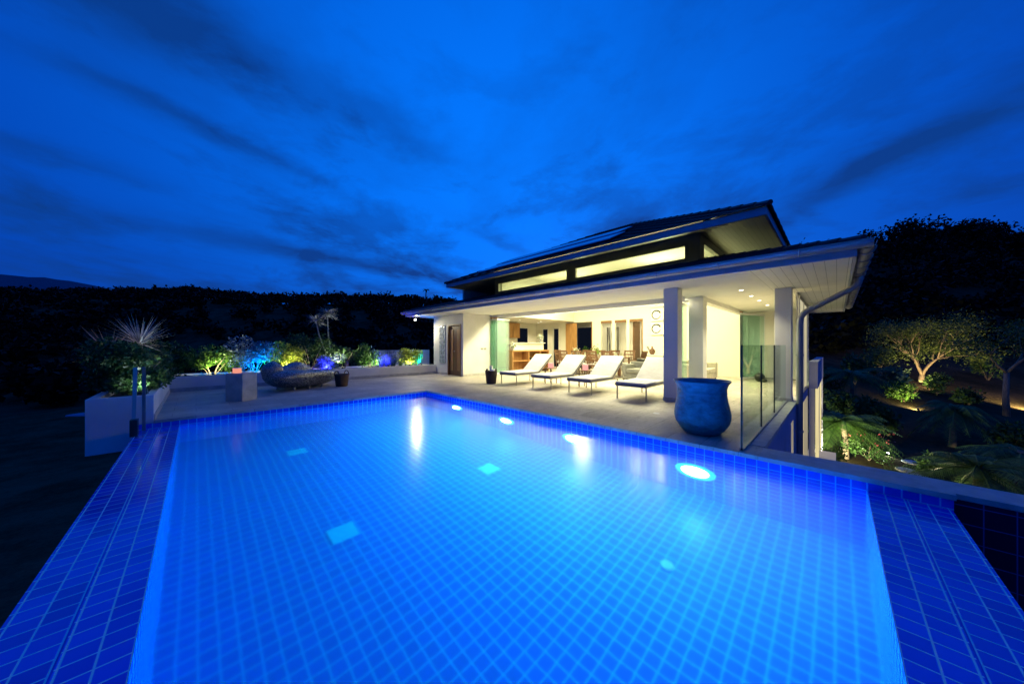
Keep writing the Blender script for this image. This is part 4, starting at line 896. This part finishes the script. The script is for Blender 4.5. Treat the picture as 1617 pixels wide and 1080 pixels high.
# ------------------------------------------------------------------ dining
TX, TY0, TY1 = 11.9, 5.7, 8.4
t = thing('dining_table', 'long dark wood dining table set with napkins and flowers', 'dining table', (TX, 7.0, 0)); MB().box(TX-.45, TX+.45, TY0, TY1, .74, .78).build('top', M['chair'], t, bevel=.005)
for x in (TX-.38, TX+.38):
    for y in (TY0+.12, TY1-.12): MB().beam((x, y, 0), (x, y, .74), .07).build('leg', M['chair'], t)
def dchair(first, x, y, rz, label):
    if first is not None: o = copy_tree(first); o.location = (x, y, 0); o.rotation_euler = (0, 0, rz); o['label'] = label; return o
    t = thing('dining_chair', label, 'dining chair', (0, 0, 0), 'dark wood dining chairs')    # faces +x, back at -x
    MB().obox((0, 0, .43), .46, .48, .04).build('seat', M['chair'], t); MB().obox((.01, 0, .471), .42, .42, .045).build('cushion', M['fabric'], t, bevel=.012)
    for s_ in (-1, 1):
        MB().beam((.21, s_*.22, 0), (.21, s_*.22, .66), .038).build('leg', M['chair'], t)
        MB().tube([(-.20, s_*.22, 0), (-.22, s_*.22, .45), (-.27, s_*.22, .80), (-.34, s_*.22, 1.02)], .021, 6).build('leg', M['chair'], t)
        MB().beam((-.26, s_*.22, .66), (.24, s_*.22, .66), .045, .03).build('armrest', M['chair'], t)
    g = MB(); g.beam((-.335, -.24, 1.0), (-.335, .24, 1.0), .03, .06); g.beam((-.29, -.21, .86), (-.29, .21, .86), .02, .05)
    for i in range(6): g.beam((-.25, -.17+.068*i, .50), (-.315, -.17+.068*i, .98), .014, .03)
    g.build('backrest', M['chair'], t)
    for v in [t]: t.location = (x, y, 0); t.rotation_euler = (0, 0, rz)
    return t
D0 = None; nm = ['nearest the grey armchair', 'second from the grey armchair', 'third from the grey armchair', 'nearest the kitchen island']
for i in range(4):
    y = 6.05+i*.68; o = dchair(D0, TX-.62, y, 0, 'dining chair on the terrace side of the table, '+nm[i]); D0 = D0 or o
for i in range(4): dchair(D0, TX+.62, 6.05+i*.68, math.pi, 'dining chair on the far side of the table, '+nm[i])
dchair(D0, TX, 5.35, math.pi/2, 'dining chair at the table end by the grey armchair'); dchair(D0, TX, 8.75, -math.pi/2, 'dining chair at the table end by the kitchen')
for i, (x, y) in enumerate([(TX-.25, 6.05+.68*k) for k in range(4)]+[(TX+.25, 6.05+.68*k) for k in range(4)]):
    t = thing('folded_napkin', 'white folded napkin at the '+('terrace' if i < 4 else 'far')+' side place '+nm[i % 4], 'napkin', (x, y, .781), 'napkins on the dining table')
    g = MB()
    for k in range(5):
        a = k*1.256; g.tri((x, y, .781), (x+.09*math.cos(a), y+.09*math.sin(a), .781), (x+.03*math.cos(a+.6), y+.03*math.sin(a+.6), .97)); g.tri((x, y, .781), (x+.03*math.cos(a+.6), y+.03*math.sin(a+.6), .97), (x+.09*math.cos(a+1.256), y+.09*math.sin(a+1.256), .781))
    g.build('cloth', M['petal'], t)
bouquet('table_flowers', 'yellow green flower centrepiece in the middle of the dining table', 'flower arrangement', TX, 7.05, .781, .18, 90, .12, .07, 'leafy')
bouquet('table_flowers', 'small white flowers at the kitchen end of the dining table', 'flower arrangement', TX, 8.05, .781, .14, 60, .14, .05)
# armchair, sofa, console, urn, art
def sofa(name, label, cat, x0, x1, y0, y1, m, back, arms, h=.66):
    t = thing(name, label, cat, ((x0+x1)/2, (y0+y1)/2, 0)); MB().box(x0+.02, x1-.02, y0+.02, y1-.02, .10, .30).build('base', M[m], t, bevel=.02)
    a = .16; bx0, bx1, by0, by1 = x0, x1, y0, y1
    if back == 'x1': MB().box(x1-.2, x1, y0, y1, .1, h).build('backrest', M[m], t, bevel=.03); bx1 -= .2
    if back == 'x0': MB().box(x0, x0+.2, y0, y1, .1, h).build('backrest', M[m], t, bevel=.03); bx0 += .2
    if back == 'y1': MB().box(x0, x1, y1-.2, y1, .1, h).build('backrest', M[m], t, bevel=.03); by1 -= .2
    if back[0] == 'x': MB().box(bx0, bx1, y0, y0+a, .1, h-.08).build('armrest', M[m], t, bevel=.03); MB().box(bx0, bx1, y1-a, y1, .1, h-.08).build('armrest', M[m], t, bevel=.03); by0 += a; by1 -= a
    else: MB().box(x0, x0+a, by0, by1, .1, h-.08).build('armrest', M[m], t, bevel=.03); MB().box(x1-a, x1, by0, by1, .1, h-.08).build('armrest', M[m], t, bevel=.03); bx0 += a; bx1 -= a
    MB().box(bx0, bx1, by0, by1, .301, .46).build('seat_cushion', M[m], t, bevel=.04)
    for x in (x0+.06, x1-.06):
        for y in (y0+.06, y1-.06): MB().beam((x, y, 0), (x, y, .10), .04).build('foot', M['black'], t)
sofa('armchair', 'boxy grey upholstered armchair behind the loungers', 'armchair', 10.3, 11.2, 4.15, 5.15, 'greysofa', 'x1', 1, .68)
sofa('sofa', 'long grey sofa deeper in the room beside the armchair', 'sofa', 12.0, 13.0, 3.9, 6.0 - .9, 'greysofa', 'x1', 1, .62)
t = thing('rolled_blanket', 'dark patterned rolled blanket lying on the armchair back', 'blanket', (11.1, 4.8, .68)); MB().tube([(11.08, 4.35, .735), (11.1, 4.95, .735)], .055, 12).build('roll', M['black'], t, True)
sofa('sofa', 'beige sofa seen through the opening behind the blue jar', 'sofa', 11.2, 13.1, 2.95, 3.85, 'beigesofa', 'y1', 1, .72)
t = thing('throw_pillow', 'pale cushion leaning on the beige sofa', 'cushion', (12.6, 3.5, .46)); MB().obox((12.75, 3.45, .462), .12, .40, .34, .15).build('cover', M['petal'], t, bevel=.05)
t = thing('console_table', 'pale low console against the back wall below the framed prints', 'console table', (14.75, 5.7, 0)); MB().box(14.5, 14.97, 4.9, 6.3, .78, .82).build('top', M['plaster'], t); MB().box(14.55, 14.95, 4.95, 6.25, .05, .779).build('body', M['plaster'], t)
t = thing('urn', 'small brown turned urn on the console', 'urn', (14.72, 5.88, .82)); MB().lathe((14.72, 5.88, .821), [(.06, 0), (.08, .02), (.13, .12), (.12, .20), (.06, .27), (.03, .30), (.045, .33), (.02, .37), (0, .38)], 20).build('body', M['brown'], t, True)
for z, lb in ((1.72, 'lowest of three stacked white canvases with a black brushed ring'), (2.35, 'middle of three stacked white canvases with a black brushed ring'), (2.98, 'topmost of three stacked white canvases with a black brushed ring')):
    t = thing('canvas_print', lb, 'picture', (14.95, 5.7, z), 'ring canvases on the back wall'); MB().box(14.93, 14.985, 5.36, 6.02, z, z+.56).build('canvas', M['white'], t)
    g = MB(); cy_, cz_ = 5.78, z+.28; prev = None
    for i in range(34):
        a = R_(20)+i/33*R_(325); rr = .19; wd = .028*(1-.75*i/33)+.008
        p0 = (14.926, cy_-(rr-wd)*math.cos(a), cz_+(rr-wd)*math.sin(a)); p1 = (14.926, cy_-(rr+wd)*math.cos(a), cz_+(rr+wd)*math.sin(a))
        if prev: g.quad(prev[0], p0, p1, prev[1])
        prev = (p0, p1)
    g.build('ink_ring', M['black'], t)
t = thing('bamboo_screen', 'panel of upright branches seen through the first wall opening', 'screen', (16.5, 8.9, 0)); random.seed(5)
MB().box(16.52, 16.56, 8.35, 9.15, .2, 2.3).build('panel', M['plaster'], t); g = MB()
for i in range(16): y = 8.38+i*.05; g.tube([(16.5, y, .25), (16.49, y+random.uniform(-.05, .05), 1.2), (16.5, y+random.uniform(-.06, .06), 2.25)], random.uniform(.006, .013), 5)
g.build('branch', M['black'], t)
t = thing('round_stone', 'black round sculpture on the side terrace floor by the glass door', 'sculpture', (13.7, 1.85, 0)); MB().blob((13.7, 1.85, .15), (.17, .15, .16), 12, 18).build('body', M['black'], t, True); MB().blob((13.62, 1.72, .06), (.10, .09, .06), 8, 12).build('foot', M['black'], t, True)
t = thing('potted_plant', 'leafy green plant inside the dark doorway of the back hall', 'plant', (16.4, 10.3, 0)); MB().lathe((16.3, 10.35, 0), [(.12, 0), (.16, .3), (.14, .3), (0, .25)], 16).build('pot', M['darkwick'], t, True); g = MB(); crown(g, (16.3, 10.35, .75), (.32, .35, .45), 260, .16, .4, 4); g.build('foliage', M['leafm'], t)

# ------------------------------------------------------------------ right garden
random.seed(31)
def gp(x, d): q = at(x, d); return (q[0], q[1], hz(q[0], q[1]))
# large spreading tree lit from its foot
def limb(mb, tips, p, d, L, r, depth, rnd):
    pts = [Vector(p)]; rad = [r]; d = Vector(d).normalized(); n = 4
    for i in range(n):
        d = (d+Vector((rnd.uniform(-.22, .22), rnd.uniform(-.22, .22), rnd.uniform(-.05, .16)))).normalized(); pts.append(pts[-1]+d*L/n); rad.append(r*(1-.42*(i+1)/n))
    mb.tube(pts, rad, 7)
    if depth == 0: tips.append(pts[-1]); tips.append(pts[-2]); return
    if depth <= 2: tips.append(pts[-1])
    k = 3 if depth > 1 else 2
    for i in range(k):
        a = rnd.uniform(0, 6.28); sp_ = rnd.uniform(.45, .9); q = d.orthogonal().normalized(); q2 = d.cross(q)
        nd = (d+(q*math.cos(a)+q2*math.sin(a))*sp_); nd.z += .12; limb(mb, tips, pts[-1], nd, L*rnd.uniform(.62, .82), rad[-1]*.78, depth-1, rnd)
def tree(name, label, base, starts, r, L, depth, leafn, leafs, spread, m, seed, group=None, bark='bark', cat='tree'):
    rnd = random.Random(seed); random.seed(seed); t = thing(name, label, cat, tuple(base), group); g = MB(); tips = []; b_ = Vector(base)
    top = b_+Vector((0, 0, starts[0])); g.tube([b_-Vector((0, 0, .3)), b_+Vector((.02, .03, starts[0]*.5)), top], [r*1.5, r*1.1, r], 9)
    for d in starts[1]: limb(g, tips, top-Vector((0, 0, .05)), d, L, r*.7, depth, rnd)
    g.build('trunk', M[bark], t, True); c = MB()
    for q in tips:
        for _ in range(leafn):
            v = Vector((random.gauss(0, 1), random.gauss(0, 1), random.gauss(0, .55)))*spread; c.leaf(q+v, leafs*random.uniform(.6, 1.3), .5, .2)
    c.build('crown', m, t); return t
rx, ry = R2
def rd(a, z, dep=0): return (rx*a+F2[0]*dep, ry*a+F2[1]*dep, z)
b0 = gp(1456, 23)
tt = tree('spreading_tree', 'wide spreading tree with pale forked limbs lit from below on the slope', b0, (.55, [rd(-.75, 1.1), rd(-.35, 1.5, .4), rd(.1, 1.3, -.4), rd(.45, 1.1, .3), rd(.95, .8)]), .13, 1.5, 3, 26, .14, .40, M['treeleaf'], 41)
rnd = random.Random(9); c = MB()
for k in range(46):
    a = rnd.uniform(-1, 1); h_ = rnd.uniform(0, 1); e = math.sqrt(max(.05, 1-a*a)); q = Vector(b0)+Vector(rd(a*3.9+.5, 2.3+e*h_*2.6-abs(a)*.9, rnd.uniform(-1.8, 1.2)*e)); rr = rnd.uniform(.35, .75)
    for _ in range(130):
        v = Vector((random.gauss(0, 1), random.gauss(0, 1), random.gauss(0, .6)))*rr*.62; c.leaf(q+v, .14*random.uniform(.6, 1.3), .5, .2)
c.build('leaf_clumps', M['treeleaf'], tt)
for x, d_, ex, lb in ((1440, 21.2, 160, 'small spotlight at the foot of the spreading tree, on its left'), (1478, 21.0, 260, 'small spotlight at the foot of the spreading tree, on its right')):
    q = gp(x, d_); uplight(q[0], q[1], q[2], (1, .72, .32), ex*.75, (b0[0], b0[1], b0[2]+2.8), lb, size=.05)
# lit shrub on the lawn
q = gp(1428, 19.3); shrub('leafy_shrub', 'shrub glowing yellow green on the lawn left of the palm', q, (1.25, .9, .62), 1700, .15, M['leafm'], 'garden shrubs', seed=51)
q2_ = gp(1450, 18.0); uplight(q2_[0], q2_[1], q2_[2], (1, .82, .35), 110, (q[0], q[1], q[2]+.6), 'small spotlight on the lawn in front of the glowing shrub', size=.05)
q = gp(1410, 21.5); shrub('flowering_shrub', 'shrub with pale broad leaves behind the glowing one', q, (1.0, .8, .75), 600, .26, M['leafg'], 'garden shrubs', .7, seed=52)
q = gp(1365, 17); shrub('leafy_shrub', 'dark red tinged shrub left of the glowing one', q, (.95, .8, .8), 1500, .15, M['leafd'], 'garden shrubs', seed=53)
q = gp(1372, 13.2); shrub('round_bush', 'dark round bush just below the left garden palm', q, (.95, .8, .60), 2600, .10, M['leafd'], 'garden shrubs', seed=54)
g = MB(); [g.leaf((q[0]+random.uniform(-.9, .9), q[1]+random.uniform(-.7, .7), q[2]+.95+random.uniform(-.3, .3)), .09, .8) for _ in range(60)]; t = thing('flower_cluster', 'red blossoms scattered over the dark round bush', 'flowers', q); g.build('petals', M['flower'], t)
q = gp(1312, 12.0); shrub('leafy_shrub', 'bright green low shrub against the white garden wall', q, (.55, .5, .55), 1300, .11, M['leafm'], 'garden shrubs', seed=55)
q = gp(1335, 11.3); shrub('flowering_shrub', 'low pink flowering shrub just above the pool coping', q, (.6, .4, .25), 500, .09, M['flower'], 'garden shrubs', seed=56)
q = gp(1480, 20.5); shrub('leafy_shrub', 'dark shrub at the foot of the spreading tree', q, (.9, .7, .7), 900, .17, M['leafd'], 'garden shrubs', seed=57)
q = gp(1390, 26); shrub('leafy_shrub', 'dark shrub high on the slope left of the spreading tree', q, (1.5, 1, 1.1), 900, .2, M['leafd'], 'garden shrubs', seed=58)
q = gp(1560, 24); shrub('leafy_shrub', 'dark shrub high on the slope right of the spreading tree', q, (1.8, 1, 1.1), 1000, .2, M['leafd'], 'garden shrubs', seed=59)
for i, (x, d_, rx_, rz_, lb) in enumerate(((1325, 17, 1.0, .9, 'tall dark shrub against the end of the house'), (1395, 16, .8, .6, 'low dark shrub between the red tinged one and the lawn'), (1350, 22, 1.3, 1.1, 'wide dark shrub behind the taller dark palm'), (1300, 20, 1.2, 1.2, 'dark shrub just showing past the house end'),
      (1530, 19, .9, .6, 'dark shrub between the middle palm and the lit lawn'), (1475, 11.8, .7, .4, 'low dark shrub just below the middle palm'), (1600, 13.5, 1.0, .7, 'dark shrub before the slim tree'), (1420, 30, 2.2, 1.7, 'broad dark shrub uphill left of the spreading tree'), (1520, 31, 2.5, 1.8, 'broad dark shrub uphill right of the spreading tree'), (1610, 29, 2.4, 1.8, 'broad dark shrub uphill at the right edge'))):
    q = gp(x, d_); shrub('leafy_shrub', lb, q, (rx_, rx_*.8, rz_), 1100, .13+.004*d_, M['leafd'], 'garden shrubs', seed=80+i)
# palms
b_ = gp(1504, 14.2); e_ = at(1508, 14.2); palm('palm_tree', 'slender palm with a drooping crown in the middle of the garden', b_, (e_[0], e_[1], zat(648, 14.2)), 34, 1.45, .75, .10, lw=.30, seed=61, lift=.9)
b_ = gp(1335, 13.4); e_ = at(1330, 13.4); palm('palm_tree', 'feathery palm lit yellow green beside the house wall', b_, (e_[0], e_[1], zat(668, 13.4)), 38, 1.8, .62, .09, lw=.26, lift=.8, seed=62)
b_ = gp(1345, 19); e_ = at(1343, 19); palm('palm_tree', 'taller dark palm behind the feathery lit one', b_, (e_[0], e_[1], zat(590, 19)), 22, 2.0, .55, .09, lw=.28, seed=63)
b_ = gp(1548, 9.3); e_ = at(1546, 9.3); palm('palm_tree', 'low broad palm close below the pool coping on the right', b_, (e_[0], e_[1], zat(742, 9.3)), 24, 1.5, .5, .10, lw=.30, lift=.9, seed=64)
b_ = gp(1610, 11); e_ = at(1612, 11); palm('palm_tree', 'dark palm at the right edge of the garden', b_, (e_[0], e_[1], zat(718, 11)), 22, 1.5, .55, .10, lw=.3, seed=65)
b_ = gp(1590, 17.5); tree('slim_tree', 'slim straight tree on the lit lawn at the right', b_, (2.4, [rd(-.6, .6), rd(.6, .6, .2), rd(.1, 1, -.3)]), .10, 1.3, 2, 40, .16, .4, M['leafd'], 71)
q = gp(1322, 12.4); uplight(q[0], q[1], q[2], (1, .88, .5), 320, (at(1345, 13.5)[0], at(1345, 13.5)[1], -1.3), 'bright spotlight under the feathery palm', (1, .95, .75), .07)
q = gp(1640, 18); uplight(q[0], q[1], q[2]+.5, (1, .72, .3), 300, (at(1590, 20.5)[0], at(1590, 20.5)[1], -2.7), 'spotlight at the right edge washing the lawn', size=.05)
q = gp(1402, 13.6); uplight(q[0], q[1], q[2], (.8, 1, .8), 12, (at(1404, 12.6)[0], at(1404, 12.6)[1], -3.6), 'small white lamp low in the grass beside the path', (1, 1, 1), .05)
q = gp(1500, 10.2); uplight(q[0], q[1], q[2], (1, .85, .45), 12, (at(1545, 9.4)[0], at(1545, 9.4)[1], -2.6), 'spotlight hidden under the low broad palm', size=.05)
for i, (x, d_) in enumerate(((1432, 12.2), (1446, 11.7), (1458, 11.2), (1440, 12.9))):
    q = gp(x, d_); t = thing('stepping_stone', 'flat stepping stone, number %s along the garden path from the left' % ('one', 'three', 'four', 'two')[i] if False else ('left', 'middle', 'nearest', 'farthest')[i]+' flat stepping stone on the garden path', 'stepping stone', q, 'stepping stones'); MB().lathe(q, [(.30, -.03), (.31, .03), (.28, .05), (0, .05)], 12, .06).build('slab', M['cope'], t)
# low garden growth
g = MB()
for _ in range(900):
    x = random.uniform(1400, 1660); d_ = random.uniform(9, 12.5); q = gp(x, d_)
    for k in range(7): blade(g, (q[0]+random.uniform(-.1, .1), q[1]+random.uniform(-.1, .1), q[2]), (random.uniform(-1, 1), random.uniform(-1, 1), 1), random.uniform(.12, .4), .012, .3, 3)
tag(g.build('undergrowth', M['grassb']), 'low dark undergrowth below the pool edge', kind='stuff')
# wooded hillsides
def woods(name, label, m, spots, per, leaf):
    g = MB()
    for (x, y, z, r, hh) in spots:
        for _ in range(per):
            v = Vector((random.gauss(0, 1), random.gauss(0, 1), random.gauss(0, 1))).normalized()*random.random()**.4; k = random.choice((.7, 1, 1.15))
            g.leaf((x+v.x*r*k, y+v.y*r*k, z+hh*.72+v.z*hh*.38*k), leaf*random.uniform(.6, 1.4), .7)
    return tag(g.build(name, m), label, kind='stuff')
sp_ = []
for _ in range(900):
    x = random.uniform(-80, 720); d_ = random.choice((random.uniform(140, 154), random.uniform(40, 150))); q = gp(x, d_); r = random.uniform(1.8, 3.4); sp_.append((q[0], q[1], q[2]-.8, r, random.uniform(2.8, 5.4)))
woods('far_forest', 'dark wooded ridge beyond the terrace', M['forest'], sp_, 90, 1.15)
sp_ = []
for _ in range(330):
    x = random.uniform(1230, 1700); d_ = random.choice((random.uniform(60, 72), random.uniform(30, 70))); q = gp(x, d_); r = random.uniform(1.2, 2.8); sp_.append((q[0], q[1], q[2]-1.2, r, random.choice((2.4, 3.2, 4.2, 5.6))))
woods('hill_forest', 'dark wooded hill rising behind the garden', M['forest'], sp_, 130, .55)
for i, (x, y, lb) in enumerate(((1438, 371, 'rounded crown left of the hilltop'), (1492, 356, 'highest round tree on the hilltop'), (1530, 357, 'broad flat topped tree right of the hilltop'), (1588, 373, 'small tree near the right end of the skyline'))):
    d_ = 66; q = at(x, d_); zt = zat(y, d_); z0 = zt-6; t = thing('hilltop_tree', 'dark '+lb, 'tree', (q[0], q[1], z0), 'trees along the hill skyline')
    MB().tube([(q[0], q[1], z0-1), (q[0], q[1], z0+4)], [.25, .1], 6).build('trunk', M['forest'], t); g = MB()
    rr = (2.6, 3.4, 3.8, 2.0)[i]
    for c_ in range(7):
        a = random.uniform(0, 6.28); o_ = random.uniform(.2, .75)*rr; crown(g, (q[0]+math.cos(a)*o_, q[1]+math.sin(a)*o_, zt-1.5+random.uniform(-1.2, .4)), (rr*.45, rr*.45, .9), 170, .42, .7, c_+i*9)
    g.build('crown', M['forest'], t)
for i, (x, y) in enumerate(((18, 455), (92, 455), (120, 456), (147, 456), (296, 457), (318, 457), (362, 459), (441, 465), (488, 463), (530, 466), (560, 464), (592, 463), (612, 467), (635, 465), (672, 455))):
    d_ = 148; q = at(x, d_); zt = zat(y, d_); seed = random.random()
    t = thing('skyline_palm', 'dark palm silhouette on the far ridge, number %s from the left of the skyline' % ('one two three four five six seven eight nine ten eleven twelve thirteen fourteen fifteen'.split()[i]) if False else
              'dark palm silhouette '+('at the far left, under the mountain', 'left of the yucca, first of three', 'left of the yucca, second of three', 'left of the yucca, nearest to it', 'right of the yucca on the bare ridge', 'right of the yucca, beside the first one there', 'above the stone pedestal', 'above the left end of the daybed', 'left of the dracaenas', 'right of the dracaenas', 'midway from the dracaenas to the house', 'above the tall grasses', 'above the golden shrub', 'just left of the roof corner', 'tallest, standing over the roof corner')[i], 'palm tree', (q[0], q[1], zt-6), 'palms along the far skyline')
    MB().tube([(q[0], q[1], zt-8), (q[0]+.3, q[1], zt-.6)], [.3, .2], 5).build('trunk', M['forest'], t); g = MB()
    for k in range(13):
        a = k*2.4; blade(g, (q[0]+.3, q[1], zt-.7), (math.cos(a), math.sin(a), random.uniform(.0, .9)), random.uniform(1.8, 2.6), .8, .6, 4)
    g.build('crown', M['forest'], t)

# ------------------------------------------------------------------ render settings
S.view_settings.view_transform = 'Standard'; S.view_settings.look = 'None'; S.view_settings.exposure = 0; S.view_settings.gamma = 1
S.render.engine = 'CYCLES'; cy = S.cycles; cy.use_denoising = True; cy.denoiser = 'OPENIMAGEDENOISE'
cy.max_bounces = 7; cy.diffuse_bounces = 3; cy.glossy_bounces = 4; cy.transmission_bounces = 6; cy.transparent_max_bounces = 12; cy.volume_bounces = 0
cy.caustics_reflective = False; cy.caustics_refractive = True; cy.sample_clamp_indirect = 4; cy.use_light_tree = True; cy.volume_step_rate = 1
